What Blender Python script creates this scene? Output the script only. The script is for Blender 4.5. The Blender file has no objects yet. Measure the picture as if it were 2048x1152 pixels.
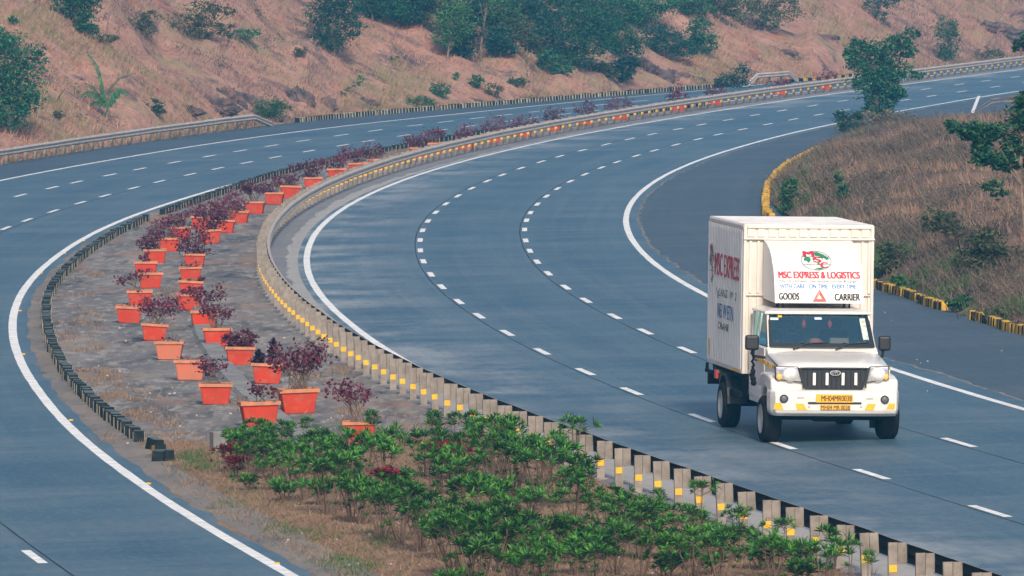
import bpy, bmesh, math, random
import numpy as np
from mathutils import Vector, Matrix
R = math.radians
random.seed(7)
rng = np.random.default_rng(7)
S = bpy.context.scene
COL = S.collection

# ------------------------------------------------------------------ camera, sky, sun, exposure
F, YH, H, G = 16000.0, -190.0, 11.1, 0.02      # focal length in photo pixels, horizon row, eye height, crossfall of the road
PITCH = math.atan((576 - YH) / F)
cam_d = bpy.data.cameras.new('camera')
cam = bpy.data.objects.new('camera', cam_d)
COL.objects.link(cam)
cam_d.sensor_width = 36
cam_d.lens = 36 * F / 2048
cam_d.clip_start, cam_d.clip_end = 1, 6000
cam.location = (0, 0, H)
cam.rotation_euler = (math.pi / 2 - PITCH, 0, 0)
S.camera = cam
SUN_EL, SUN_AZ = 35.0, 172.0                    # azimuth clockwise from +Y: the sun stands behind the camera, a little to the right
W = bpy.data.worlds.new('World')
S.world = W
W.use_nodes = True
wn = W.node_tree
sky = wn.nodes.new('ShaderNodeTexSky')
sky.sky_type = 'NISHITA'
sky.sun_disc = False
sky.sun_elevation = R(SUN_EL)
sky.sun_rotation = R(SUN_AZ)
sky.dust_density = 3.0
wn.links.new(sky.outputs[0], wn.nodes['Background'].inputs[0])
wn.nodes['Background'].inputs[1].default_value = 0.115
sl = bpy.data.lights.new('sun', 'SUN')
sl.energy = 2.6
sl.angle = R(8)
sl.color = (1.0, 0.88, 0.74)
sun = bpy.data.objects.new('sun', sl)
COL.objects.link(sun)
sun.rotation_euler = (R(90 - SUN_EL), 0, R(180 - SUN_AZ))
sun.rotation_euler = Vector((math.sin(R(SUN_AZ)) * math.cos(R(SUN_EL)), math.cos(R(SUN_AZ)) * math.cos(R(SUN_EL)), math.sin(R(SUN_EL)))).to_track_quat('Z', 'Y').to_euler()
S.view_settings.view_transform = 'Standard'
S.view_settings.look = 'None'
S.view_settings.exposure = 0.55
S.view_settings.gamma = 1
S.cycles.use_denoising = True
S.cycles.max_bounces = 6
S.cycles.transparent_max_bounces = 12
HAZE_DENSITY = 0.00034
HAZE_COLOR = (0.10, 0.54, 1.0)

# ------------------------------------------------------------------ helpers: geometry
def ray(x, y):
    a, b = (x - 1024) / F, -(y - 576) / F
    return np.array([a, b * math.sin(PITCH) + math.cos(PITCH), b * math.cos(PITCH) - math.sin(PITCH)])

def P(x, y, h=0.0):
    """the point of the road plane (z = G*X + h) seen at a pixel of the photograph"""
    d = ray(x, y)
    t = (H - h) / (G * d[0] - d[2])
    return np.array([t * d[0], t * d[1]])

def gz(X):
    return G * np.clip(X, -80, 80)

def mat_slot(ob, m):
    ob.data.materials.append(m)

def link(ob, parent=None):
    COL.objects.link(ob)
    if parent: ob.parent = parent
    return ob

def tag(o, label=None, cat=None, group=None, kind=None):
    if label: o['label'] = label
    if cat: o['category'] = cat
    if group: o['group'] = group
    if kind: o['kind'] = kind
    return o

def empty(name, loc=(0, 0, 0), rz=0.0):
    o = bpy.data.objects.new(name, None)
    o.location = loc
    o.rotation_euler = (0, 0, rz)
    o.empty_display_size = 0.2
    return link(o)

def copy_tree(o, parent=None):
    c = o.copy()
    COL.objects.link(c)
    c.parent = parent
    for ch in CHILD.get(o.name, []):
        CHILD.setdefault(c.name, []).append(copy_tree(ch, c))
    return c
CHILD = {}

def np_mesh(name, V, Fc, mats, midx=None, smooth=False, uv=None):
    """fast mesh from arrays; Fc is (M,3) or (M,4)"""
    V = np.asarray(V, np.float32)
    Fc = np.asarray(Fc, np.int32)
    me = bpy.data.meshes.new(name)
    k = Fc.shape[1]
    me.vertices.add(len(V))
    me.vertices.foreach_set('co', V.ravel())
    me.loops.add(Fc.size)
    me.loops.foreach_set('vertex_index', Fc.ravel())
    me.polygons.add(len(Fc))
    me.polygons.foreach_set('loop_start', np.arange(0, Fc.size, k, dtype=np.int32))
    me.polygons.foreach_set('loop_total', np.full(len(Fc), k, np.int32))
    if midx is not None: me.polygons.foreach_set('material_index', np.asarray(midx, np.int32))
    if smooth: me.polygons.foreach_set('use_smooth', np.ones(len(Fc), bool))
    if uv is not None:
        l = me.uv_layers.new(name='UVMap')
        l.data.foreach_set('uv', np.asarray(uv, np.float32)[Fc.ravel()].ravel())
    me.update(calc_edges=True)
    for m in (mats if isinstance(mats, (list, tuple)) else [mats]): me.materials.append(m)
    return me

def np_obj(name, V, Fc, mats, parent=None, **k):
    o = bpy.data.objects.new(name, np_mesh(name, V, Fc, mats, **k))
    link(o, parent)
    if parent: CHILD.setdefault(parent.name, []).append(o)
    return o

class MB:
    """collects simple shapes into ONE mesh"""
    def __init__(s): s.v, s.f, s.m = [], [], []
    def add(s, vs, fs, m=0):
        o = len(s.v)
        s.v += [tuple(map(float, q)) for q in vs]
        s.f += [tuple(i + o for i in f) for f in fs]
        s.m += [m] * len(fs)
        return s
    def box(s, x0, x1, y0, y1, z0, z1, m=0, tx=0, ty=0):
        """tx / ty draw the top in"""
        return s.add([(x0, y0, z0), (x1, y0, z0), (x1, y1, z0), (x0, y1, z0), (x0 + tx, y0 + ty, z1), (x1 - tx, y0 + ty, z1), (x1 - tx, y1 - ty, z1), (x0 + tx, y1 - ty, z1)],
                     [(0, 3, 2, 1), (4, 5, 6, 7), (0, 1, 5, 4), (1, 2, 6, 5), (2, 3, 7, 6), (3, 0, 4, 7)], m)
    def hexa(s, p, m=0):
        """eight corners: bottom four counter-clockwise, then the top four"""
        return s.add(p, [(0, 3, 2, 1), (4, 5, 6, 7), (0, 1, 5, 4), (1, 2, 6, 5), (2, 3, 7, 6), (3, 0, 4, 7)], m)
    def prism_x(s, pts, x0, x1, m=0, x0b=None, x1b=None):
        """polygon in (y, z), extruded along x"""
        n = len(pts)
        vs = [(x0, y, z) for y, z in pts] + [(x1, y, z) for y, z in pts]
        fs = [tuple(range(n)), tuple(range(2 * n - 1, n - 1, -1))] + [(i, n + i, n + (i + 1) % n, (i + 1) % n) for i in range(n)]
        return s.add(vs, fs, m)
    def prism_y(s, pts, y0, y1, m=0):
        """polygon in (x, z), extruded along y"""
        n = len(pts)
        vs = [(x, y0, z) for x, z in pts] + [(x, y1, z) for x, z in pts]
        fs = [tuple(range(n - 1, -1, -1)), tuple(range(n, 2 * n))] + [(i, (i + 1) % n, n + (i + 1) % n, n + i) for i in range(n)]
        return s.add(vs, fs, m)
    def tube(s, pts, rad, n=6, m=0, cap=True):
        pts = [Vector(p) for p in pts]
        if not hasattr(rad, '__len__'): rad = [rad] * len(pts)
        vs, fs = [], []
        for i, p in enumerate(pts):
            t = (pts[min(i + 1, len(pts) - 1)] - pts[max(i - 1, 0)]).normalized()
            a = t.cross(Vector((0, 0, 1)))
            if a.length < 1e-3: a = t.cross(Vector((1, 0, 0)))
            a.normalize(); b = t.cross(a)
            for k in range(n):
                w = 2 * math.pi * k / n
                vs.append(p + (a * math.cos(w) + b * math.sin(w)) * rad[i])
        for i in range(len(pts) - 1):
            for k in range(n):
                fs.append((i * n + k, i * n + (k + 1) % n, (i + 1) * n + (k + 1) % n, (i + 1) * n + k))
        if cap: fs += [tuple(range(n - 1, -1, -1)), tuple(range((len(pts) - 1) * n, len(pts) * n))]
        return s.add(vs, fs, m)
    def lathe_x(s, prof, cx, cy, cz, n=32, m=0, closed=False):
        """profile of (x, radius) turned about the x axis"""
        vs = [(cx + x, cy + r * math.cos(2 * math.pi * k / n), cz + r * math.sin(2 * math.pi * k / n)) for x, r in prof for k in range(n)]
        fs = []
        L = len(prof)
        for i in range(L if closed else L - 1):
            j = (i + 1) % L
            for k in range(n): fs.append((i * n + k, j * n + k, j * n + (k + 1) % n, i * n + (k + 1) % n))
        return s.add(vs, fs, m)
    def disc_y(s, cx, cy, cz, rx, rz, depth, n=24, m=0, dome=0.0):
        """short elliptical cylinder looking along -y"""
        vs = [(cx + rx * math.cos(2 * math.pi * k / n), cy, cz + rz * math.sin(2 * math.pi * k / n)) for k in range(n)]
        vs += [(cx + rx * math.cos(2 * math.pi * k / n), cy + depth, cz + rz * math.sin(2 * math.pi * k / n)) for k in range(n)]
        vs += [(cx, cy - dome, cz)]
        fs = [(k, (k + 1) % n, n + (k + 1) % n, n + k) for k in range(n)] + [(2 * n, (k + 1) % n, k) for k in range(n)]
        return s.add(vs, fs, m)
    def ball(s, c, r, n=8, m=0, sz=1.0):
        vs, fs = [], []
        q = n // 2 + 1
        for i in range(q + 1):
            a = math.pi * i / q
            for k in range(n):
                b = 2 * math.pi * k / n
                vs.append((c[0] + r * math.sin(a) * math.cos(b), c[1] + r * math.sin(a) * math.sin(b), c[2] + r * sz * math.cos(a)))
        for i in range(q):
            for k in range(n): fs.append((i * n + k, (i + 1) * n + k, (i + 1) * n + (k + 1) % n, i * n + (k + 1) % n))
        return s.add(vs, fs, m)
    def build(s, name, mats, parent=None, smooth=False, bevel=0.0, seg=2, label=None):
        me = bpy.data.meshes.new(name)
        me.from_pydata(s.v, [], s.f)
        for m in (mats if isinstance(mats, (list, tuple)) else [mats]): me.materials.append(m)
        me.polygons.foreach_set('material_index', s.m)
        bm = bmesh.new(); bm.from_mesh(me)
        bmesh.ops.recalc_face_normals(bm, faces=bm.faces)
        bm.to_mesh(me); bm.free()
        if smooth: me.polygons.foreach_set('use_smooth', [True] * len(me.polygons))
        o = bpy.data.objects.new(name, me)
        link(o, parent)
        if parent: CHILD.setdefault(parent.name, []).append(o)
        if bevel:
            b = o.modifiers.new('bevel', 'BEVEL'); b.width = bevel; b.segments = seg; b.limit_method = 'ANGLE'; b.angle_limit = R(25); b.harden_normals = False
            if smooth is False: me.polygons.foreach_set('use_smooth', [False] * len(me.polygons))
        if label: o['label'] = label
        return o

# value noise
_perm = np.random.default_rng(3).random((256, 256))
def vnoise(x, y):
    x = np.asarray(x, float); y = np.asarray(y, float)
    xi, yi = np.floor(x).astype(int), np.floor(y).astype(int)
    u, v = x - xi, y - yi
    u, v = u * u * (3 - 2 * u), v * v * (3 - 2 * v)
    q = lambda i, j: _perm[i % 256, j % 256]
    return (q(xi, yi) * (1 - u) + q(xi + 1, yi) * u) * (1 - v) + (q(xi, yi + 1) * (1 - u) + q(xi + 1, yi + 1) * u) * v - 0.5
def fbm(x, y, o=4):
    s, a = 0, 1.0
    for i in range(o):
        s = s + a * vnoise(np.asarray(x) * 2 ** i + 17.3 * i, np.asarray(y) * 2 ** i - 9.1 * i); a *= 0.5
    return s

# curves on the ground plane (N x 2)
def resample(p, step=1.0):
    p = np.asarray(p, float)
    s = np.r_[0, np.cumsum(np.hypot(*np.diff(p, axis=0).T))]
    n = max(2, int(s[-1] / step) + 1)
    q = np.linspace(0, s[-1], n)
    return np.c_[np.interp(q, s, p[:, 0]), np.interp(q, s, p[:, 1])]
def smooth(p, sig=5.0, step=1.0, ext0=0.0, ext1=0.0):
    p = resample(p, step)
    k = int(3 * sig / step) + 1
    def tail(a, b, n): return a + (a - b) / np.hypot(*(a - b)) * step * np.arange(1, n + 1)[:, None]
    n0, n1 = k + int(ext0 / step), k + int(ext1 / step)
    j = min(len(p) - 1, int(12 / step))
    d0 = p[0] + (p[0] - p[j]) / np.hypot(*(p[0] - p[j])) * step * np.arange(n0, 0, -1)[:, None]
    d1 = p[-1] + (p[-1] - p[-1 - j]) / np.hypot(*(p[-1] - p[-1 - j])) * step * np.arange(1, n1 + 1)[:, None]
    q = np.r_[d0, p, d1]
    w = np.exp(-0.5 * (np.arange(-k, k + 1) * step / sig) ** 2); w /= w.sum()
    return np.c_[np.convolve(q[:, 0], w, 'valid'), np.convolve(q[:, 1], w, 'valid')]
def normals(c):
    t = np.gradient(c, axis=0); t /= np.hypot(t[:, 0], t[:, 1])[:, None]
    return np.c_[-t[:, 1], t[:, 0]]             # to the left of the running direction
def offset(c, d):
    return c + normals(c) * (d if np.ndim(d) == 0 else np.asarray(d)[:, None])
def arclen(c): return np.r_[0, np.cumsum(np.hypot(*np.diff(c, axis=0).T))]
def at_s(c, s):
    a = arclen(c)
    x = np.interp(s, a, c[:, 0]); y = np.interp(s, a, c[:, 1])
    e = 0.3
    t = np.c_[np.interp(np.asarray(s) + e, a, c[:, 0]) - np.interp(np.asarray(s) - e, a, c[:, 0]), np.interp(np.asarray(s) + e, a, c[:, 1]) - np.interp(np.asarray(s) - e, a, c[:, 1])]
    return np.c_[x, y], np.arctan2(t[:, 1], t[:, 0])
def s_of(c, q):
    i = np.argmin(((c - q) ** 2).sum(1))
    return arclen(c)[i]
def sdist(c, Q):
    """signed distance from points to a dense polyline, positive to the left"""
    Q = np.atleast_2d(Q); out = np.empty(len(Q)); n = normals(c)
    for a in range(0, len(Q), 20000):
        q = Q[a:a + 20000]
        d2 = ((q[:, None, :] - c[None, ::2, :]) ** 2).sum(2)
        i = d2.argmin(1) * 2
        out[a:a + 20000] = ((q - c[i]) * n[i]).sum(1)
    return out
def ribbon(name, c0, c1, h, m, parent=None, nt=1, rag0=0.0, rag1=0.0, kind='structure', hump=None):
    """a sheet between two curves of the same length, h above the plane; UV in metres"""
    n = len(c0)
    c0, c1 = c0.copy(), c1.copy()
    if rag0: c0 = c0 + (c0 - c1) / np.hypot(*(c0 - c1).T)[:, None] * (rag0 * fbm(c0[:, 0] * .7 + 5, c0[:, 1] * .7, 3))[:, None]
    if rag1: c1 = c1 + (c1 - c0) / np.hypot(*(c1 - c0).T)[:, None] * (rag1 * fbm(c1[:, 0] * .7, c1[:, 1] * .7, 3))[:, None]
    t = np.linspace(0, 1, nt + 1)
    X = c0[:, None, :] * (1 - t)[None, :, None] + c1[:, None, :] * t[None, :, None]
    w = np.hypot(*(c1 - c0).T)
    uv = np.stack([np.repeat(arclen(c0)[:, None], nt + 1, 1), t[None, :] * w[:, None]], 2).reshape(-1, 2)
    V = np.c_[X.reshape(-1, 2), gz(X[:, :, 0]).reshape(-1) + h]
    i = np.arange((n - 1) * (nt + 1)).reshape(n - 1, nt + 1)[:, :nt].ravel()
    Fc = np.c_[i, i + nt + 1, i + nt + 2, i + 1]
    if np.cross(c0[1] - c0[0], c1[0] - c0[0]) > 0: Fc = Fc
    else: Fc = Fc[:, ::-1]
    o = np_obj(name, V, Fc, m, parent, uv=uv)
    if kind and not parent: o['kind'] = kind
    return o

# ------------------------------------------------------------------ helpers: materials
def newmat(name):
    m = bpy.data.materials.new(name); m.use_nodes = True
    nt = m.node_tree
    return m, nt, nt.nodes['Principled BSDF']
def pmat(name, c, rough=0.6, metal=0.0, spec=None, var=0.0, scale=8.0, bump=0.0, c2=None, dirt=None, dscale=2.0, damt=0.5, coat=0.0):
    """base colour with a noise variation towards c2, optional dirt patches"""
    m, nt, b = newmat(name)
    b.inputs['Roughness'].default_value = rough
    b.inputs['Metallic'].default_value = metal
    if spec is None and rough >= 0.6: spec = 0.08                        # dusty, matt things
    if spec is not None: b.inputs['Specular IOR Level'].default_value = spec
    if coat: b.inputs['Coat Weight'].default_value = coat
    c = (*c, 1)
    b.inputs['Base Color'].default_value = c
    if var or c2 or dirt or bump:
        tc = nt.nodes.new('ShaderNodeTexCoord')
        nz = nt.nodes.new('ShaderNodeTexNoise'); nz.inputs['Scale'].default_value = scale; nz.inputs['Detail'].default_value = 6
        oi = nt.nodes.new('ShaderNodeObjectInfo'); rm_ = nt.nodes.new('ShaderNodeMath'); rm_.operation = 'MULTIPLY'; rm_.inputs[1].default_value = 57.0
        nt.links.new(oi.outputs['Random'], rm_.inputs[0]); va = nt.nodes.new('ShaderNodeVectorMath'); nt.links.new(tc.outputs['Object'], va.inputs[0]); nt.links.new(rm_.outputs[0], va.inputs[1])
        nt.links.new(va.outputs[0], nz.inputs['Vector'])
        cc = (*c2, 1) if c2 else tuple(min(1, x * (1 - var)) for x in c[:3]) + (1,)
        rp = nt.nodes.new('ShaderNodeValToRGB')
        rp.color_ramp.elements[0].position = 0.35; rp.color_ramp.elements[1].position = 0.65
        rp.color_ramp.elements[0].color = c; rp.color_ramp.elements[1].color = cc
        nt.links.new(nz.outputs['Fac'], rp.inputs[0])
        out = rp.outputs[0]
        if dirt:
            n2 = nt.nodes.new('ShaderNodeTexNoise'); n2.inputs['Scale'].default_value = dscale; n2.inputs['Detail'].default_value = 8; n2.inputs['Roughness'].default_value = 0.7
            nt.links.new(va.outputs[0], n2.inputs['Vector'])
            r2 = nt.nodes.new('ShaderNodeValToRGB'); r2.color_ramp.elements[0].position = 0.5; r2.color_ramp.elements[1].position = 0.75
            r2.color_ramp.elements[0].color = (0, 0, 0, 1); r2.color_ramp.elements[1].color = (damt,) * 3 + (1,)
            nt.links.new(n2.outputs['Fac'], r2.inputs[0])
            mx = nt.nodes.new('ShaderNodeMix'); mx.data_type = 'RGBA'
            nt.links.new(r2.outputs[0], mx.inputs[0]); nt.links.new(out, mx.inputs[6]); mx.inputs[7].default_value = (*dirt, 1)
            out = mx.outputs[2]
        nt.links.new(out, b.inputs['Base Color'])
        if bump:
            bp = nt.nodes.new('ShaderNodeBump'); bp.inputs['Strength'].default_value = bump; bp.inputs['Distance'].default_value = 0.05
            nt.links.new(nz.outputs['Fac'], bp.inputs['Height']); nt.links.new(bp.outputs[0], b.inputs['Normal'])
    return m
def leafmat(name, cols, rough=0.55, trans=0.25, obj_var=0.25):
    """every leaf (mesh island) takes its own tone out of cols"""
    m, nt, b = newmat(name)
    ge = nt.nodes.new('ShaderNodeNewGeometry')
    oi = nt.nodes.new('ShaderNodeObjectInfo')
    rp = nt.nodes.new('ShaderNodeValToRGB')
    el = rp.color_ramp.elements
    while len(el) < len(cols): el.new(0.5)
    for i, c in enumerate(cols):
        el[i].position = i / (len(cols) - 1); el[i].color = (*c, 1)
    nt.links.new(ge.outputs['Random Per Island'], rp.inputs[0])
    hs = nt.nodes.new('ShaderNodeHueSaturation')
    ml = nt.nodes.new('ShaderNodeMapRange'); ml.inputs[3].default_value = 1 - obj_var; ml.inputs[4].default_value = 1 + obj_var
    nt.links.new(oi.outputs['Random'], ml.inputs[0]); nt.links.new(ml.outputs[0], hs.inputs['Value'])
    nt.links.new(rp.outputs[0], hs.inputs['Color'])
    nt.links.new(hs.outputs[0], b.inputs['Base Color'])
    b.inputs['Roughness'].default_value = rough
    b.inputs['Specular IOR Level'].default_value = 0.3
    if trans:
        tr = nt.nodes.new('ShaderNodeBsdfTranslucent'); nt.links.new(hs.outputs[0], tr.inputs[0])
        mx = nt.nodes.new('ShaderNodeMixShader'); mx.inputs[0].default_value = trans
        nt.links.new(b.outputs[0], mx.inputs[1]); nt.links.new(tr.outputs[0], mx.inputs[2])
        nt.links.new(mx.outputs[0], nt.nodes['Material Output'].inputs[0])
    return m
def mixnodes(nt, fac, a, b):
    mx = nt.nodes.new('ShaderNodeMix'); mx.data_type = 'RGBA'
    for s, i in ((fac, 0), (a, 6), (b, 7)):
        if isinstance(s, (int, float)): mx.inputs[i].default_value = s
        elif isinstance(s, tuple): mx.inputs[i].default_value = (*s, 1)
        else: nt.links.new(s, mx.inputs[i])
    return mx.outputs[2]
def noise_ramp(nt, vec, scale, p0, p1, detail=6, rough=0.6, v0=0.0, v1=1.0):
    nz = nt.nodes.new('ShaderNodeTexNoise'); nz.inputs['Scale'].default_value = scale; nz.inputs['Detail'].default_value = detail; nz.inputs['Roughness'].default_value = rough
    nt.links.new(vec, nz.inputs['Vector'])
    mr = nt.nodes.new('ShaderNodeMapRange'); mr.clamp = True
    for i, v in enumerate((p0, p1, v0, v1)): mr.inputs[i + 1].default_value = v
    nt.links.new(nz.outputs['Fac'], mr.inputs[0])
    return mr.outputs[0]
def mapping(nt, vec, scale=(1, 1, 1), rot=(0, 0, 0)):
    mp = nt.nodes.new('ShaderNodeMapping'); mp.inputs['Scale'].default_value = scale; mp.inputs['Rotation'].default_value = rot
    nt.links.new(vec, mp.inputs[0]); return mp.outputs[0]
def roadmat(name, base, light, dark, lane=3.5, phase=0.0, track=0.35, rough=0.55, streak=0.8, edge=0.0):
    """worn concrete / asphalt: UV is (along, across) in metres"""
    m, nt, b = newmat(name)
    uv = nt.nodes.new('ShaderNodeUVMap').outputs[0]
    # worn light patches, stretched across the lanes like the texture the paver leaves
    f1 = noise_ramp(nt, mapping(nt, uv, (0.20, 0.13, 1)), 1.0, 0.44, 0.66, 8, 0.65)
    f2 = noise_ramp(nt, mapping(nt, uv, (0.75, 0.16, 1)), 1.0, 0.52, 0.68, 6, 0.6)
    f3 = noise_ramp(nt, mapping(nt, uv, (0.06, 0.4, 1)), 1.0, 0.4, 0.65, 4, 0.5)
    sp = nt.nodes.new('ShaderNodeSeparateXYZ'); nt.links.new(uv, sp.inputs[0])
    def mth(op, a, v):
        q = nt.nodes.new('ShaderNodeMath'); q.operation = op
        nt.links.new(a, q.inputs[0])
        if isinstance(v, (int, float)): q.inputs[1].default_value = v
        else: nt.links.new(v, q.inputs[1])
        return q.outputs[0]
    ph = mth('MULTIPLY', mth('ADD', sp.outputs[1], -phase), 2 * math.pi / lane)
    co = nt.nodes.new('ShaderNodeMath'); co.operation = 'COSINE'; nt.links.new(ph, co.inputs[0])
    tr = mth('ADD', mth('MULTIPLY', co.outputs[0], -0.5), 0.5)          # 1 in the middle of a lane
    tr = mth('MULTIPLY', mth('MULTIPLY', tr, f3), track)
    c = mixnodes(nt, tr, base, dark)
    c = mixnodes(nt, mth('MULTIPLY', f1, 0.55 * streak), c, light)
    c = mixnodes(nt, mth('MULTIPLY', f2, 0.5 * streak), c, light)
    if edge:                                                            # lime and dust washed out from the inner edge
        f4 = noise_ramp(nt, mapping(nt, uv, (0.16, 0.22, 1)), 1.0, 0.45, 0.60, 8, 0.7)
        q = nt.nodes.new('ShaderNodeMapRange'); q.inputs[1].default_value = 0.3; q.inputs[2].default_value = 4.2; q.inputs[3].default_value = 1.0; q.inputs[4].default_value = 0.0
        nt.links.new(sp.outputs[1], q.inputs[0])
        c = mixnodes(nt, mth('MULTIPLY', mth('MULTIPLY', f4, q.outputs[0]), edge), c, (0.42, 0.42, 0.40))
        f5 = noise_ramp(nt, mapping(nt, uv, (0.10, 0.5, 1), (0, 0, 0.1)), 1.0, 0.56, 0.72, 8, 0.7)
        c = mixnodes(nt, mth('MULTIPLY', f5, 0.25), c, (0.14, 0.14, 0.14))   # rubber and oil gone brown
    st = noise_ramp(nt, mapping(nt, uv, (0.018, 2.6, 1)), 1.0, 0.42, 0.66, 4, 0.6)          # streaks along the wheel paths
    c = mixnodes(nt, mth('MULTIPLY', st, 0.30 * streak), c, dark)
    st2 = noise_ramp(nt, mapping(nt, uv, (0.025, 1.5, 1), (0, 0, 0.01)), 1.0, 0.52, 0.70, 4, 0.6)
    c = mixnodes(nt, mth('MULTIPLY', st2, 0.30 * streak), c, light)
    fr = nt.nodes.new('ShaderNodeMath'); fr.operation = 'FRACT'; nt.links.new(mth('MULTIPLY', sp.outputs[0], 1 / 4.6), fr.inputs[0])
    jt = mth('MULTIPLY', mth('LESS_THAN', fr.outputs[0], 0.016), 0.28 * streak)               # sawn joints across the slab
    c = mixnodes(nt, jt, c, tuple(x * .45 for x in dark))
    sp2 = noise_ramp(nt, mapping(nt, uv, (0.5, 1.6, 1)), 1.0, 0.64, 0.72, 3, 0.5)              # patches and drips
    c = mixnodes(nt, mth('MULTIPLY', sp2, 0.40 * streak), c, dark)
    gr = noise_ramp(nt, mapping(nt, uv, (0.35, 1.0, 1)), 7.0, 0.48, 0.66, 6, 0.8, 0.0, 0.45)
    c = mixnodes(nt, gr, c, light)
    fine = noise_ramp(nt, mapping(nt, uv, (0.4, 1, 1)), 5.0, 0.3, 0.7, 8, 0.8, 0.0, 0.55)
    c = mixnodes(nt, fine, c, dark)
    nt.links.new(c, b.inputs['Base Color'])
    b.inputs['Roughness'].default_value = rough
    b.inputs['Specular IOR Level'].default_value = 0.3
    return m
def soilmat(name, cols, scales, rough=0.95, bump=0.4, stretch=None):
    """several tones of ground, mixed by noises of different size (object space)"""
    m, nt, b = newmat(name)
    v = nt.nodes.new('ShaderNodeTexCoord').outputs['Object']
    if stretch: v = mapping(nt, v, stretch[0], stretch[1])
    c = cols[0]
    for k, (cc, s) in enumerate(zip(cols[1:], scales)):
        mp = nt.nodes.new('ShaderNodeMapping'); mp.inputs['Location'].default_value = (k * 13.1, k * 7.7, k * 3.3); nt.links.new(v, mp.inputs[0])
        f = noise_ramp(nt, mp.outputs[0], s[0], s[1], s[2], 7, 0.65)
        c = mixnodes(nt, f, c, cc)
    nt.links.new(c, b.inputs['Base Color'])
    b.inputs['Roughness'].default_value = rough
    b.inputs['Specular IOR Level'].default_value = 0.1
    if bump:
        nz = nt.nodes.new('ShaderNodeTexNoise'); nz.inputs['Scale'].default_value = 3; nz.inputs['Detail'].default_value = 8
        nt.links.new(v, nz.inputs['Vector'])
        bp = nt.nodes.new('ShaderNodeBump'); bp.inputs['Strength'].default_value = bump; bp.inputs['Distance'].default_value = 0.15
        nt.links.new(nz.outputs['Fac'], bp.inputs['Height']); nt.links.new(bp.outputs[0], b.inputs['Normal'])
    return m

M = {}
M['road'] = roadmat('worn_concrete', (0.046, 0.100, 0.138), (0.180, 0.212, 0.222), (0.014, 0.060, 0.104), track=1.0, edge=0.85)
M['road_left'] = roadmat('worn_concrete_left', (0.048, 0.102, 0.138), (0.180, 0.212, 0.222), (0.014, 0.060, 0.104), lane=3.7, phase=0.35, track=1.0)
M['shoulder'] = roadmat('dark_asphalt', (0.050, 0.080, 0.112), (0.125, 0.150, 0.165), (0.028, 0.052, 0.080), track=0.1, streak=0.75, rough=0.7)
M['apron'] = roadmat('grey_apron', (0.185, 0.185, 0.195), (0.33, 0.31, 0.295), (0.095, 0.10, 0.115), track=0.0, streak=0.9, rough=0.8)
M['strip'] = roadmat('pale_concrete', (0.34, 0.325, 0.305), (0.46, 0.43, 0.40), (0.20, 0.195, 0.19), track=0.0, streak=0.8, rough=0.8)
M['paint'] = pmat('white_road_paint', (0.80, 0.80, 0.78), 0.6, var=0.2, scale=3.0, dirt=(0.30, 0.32, 0.34), dscale=2.5, damt=0.55)
M['joint'] = pmat('tar_joint', (0.03, 0.035, 0.04), 0.7)
M['crumb'] = pmat('crumbled_edge', (0.24, 0.215, 0.19), 0.9, c2=(0.10, 0.11, 0.125), scale=2.0)
M['median'] = soilmat('median_gravel', [(0.145, 0.140, 0.140), (0.24, 0.212, 0.19), (0.055, 0.058, 0.066), (0.30, 0.285, 0.265), (0.24, 0.155, 0.115)],
                      [(0.4, 0.42, 0.66), (0.9, 0.48, 0.68), (3.5, 0.50, 0.66), (0.6, 0.54, 0.68)], bump=0.8, stretch=((1, 0.22, 1), (0, 0, 0.35)))
M['bed'] = soilmat('dry_bed_soil', [(0.21, 0.135, 0.085), (0.28, 0.19, 0.12), (0.12, 0.085, 0.06), (0.26, 0.10, 0.06), (0.09, 0.12, 0.05)],
                   [(1.2, 0.45, 0.7), (3.0, 0.5, 0.75), (0.6, 0.58, 0.75), (0.45, 0.6, 0.8)], bump=0.8, stretch=((1, 0.3, 1), (0, 0, 0.2)))
M['ground'] = soilmat('dry_earth', [(0.22, 0.15, 0.10), (0.28, 0.20, 0.14), (0.13, 0.12, 0.08)], [(0.05, 0.4, 0.7), (0.3, 0.5, 0.75)], bump=0.3)
M['hill'] = soilmat('dry_grass_hill', [(0.33, 0.172, 0.122), (0.40, 0.232, 0.172), (0.26, 0.20, 0.112), (0.10, 0.072, 0.070), (0.33, 0.110, 0.070), (0.20, 0.135, 0.115)],
                    [(0.5, 0.4, 0.65), (0.22, 0.48, 0.66), (0.35, 0.54, 0.64), (0.4, 0.58, 0.70), (1.6, 0.5, 0.68)], bump=0.9, stretch=((1, 1, 1.6), (0, 0.5, 0.3)))
M['mound'] = soilmat('dry_mound', [(0.15, 0.100, 0.075), (0.25, 0.150, 0.100), (0.075, 0.068, 0.055), (0.05, 0.062, 0.042), (0.10, 0.078, 0.078)],
                     [(0.5, 0.45, 0.7), (0.9, 0.5, 0.7), (0.35, 0.55, 0.75), (1.8, 0.5, 0.75)], bump=0.9)
M['rock'] = pmat('grey_rock', (0.135, 0.10, 0.098), 0.95, c2=(0.055, 0.046, 0.052), scale=2.2, bump=0.9, dirt=(0.30, 0.16, 0.11), dscale=1.2, damt=0.85)
M['concrete'] = pmat('old_concrete', (0.26, 0.26, 0.25), 0.9, c2=(0.17, 0.17, 0.17), scale=2.0, dirt=(0.10, 0.10, 0.09), dscale=3.0)
M['galv'] = pmat('galvanised_steel', (0.47, 0.41, 0.375), 0.6, 0.1, c2=(0.36, 0.315, 0.29), scale=3.0, dirt=(0.22, 0.15, 0.10), dscale=5.0, damt=0.5)
M['rail_back'] = pmat('shaded_rail_back', (0.010, 0.014, 0.017), 0.75, c2=(0.022, 0.026, 0.027), scale=2.0)  # near-black for the beam's back faces: their shade is put into the colour
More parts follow.
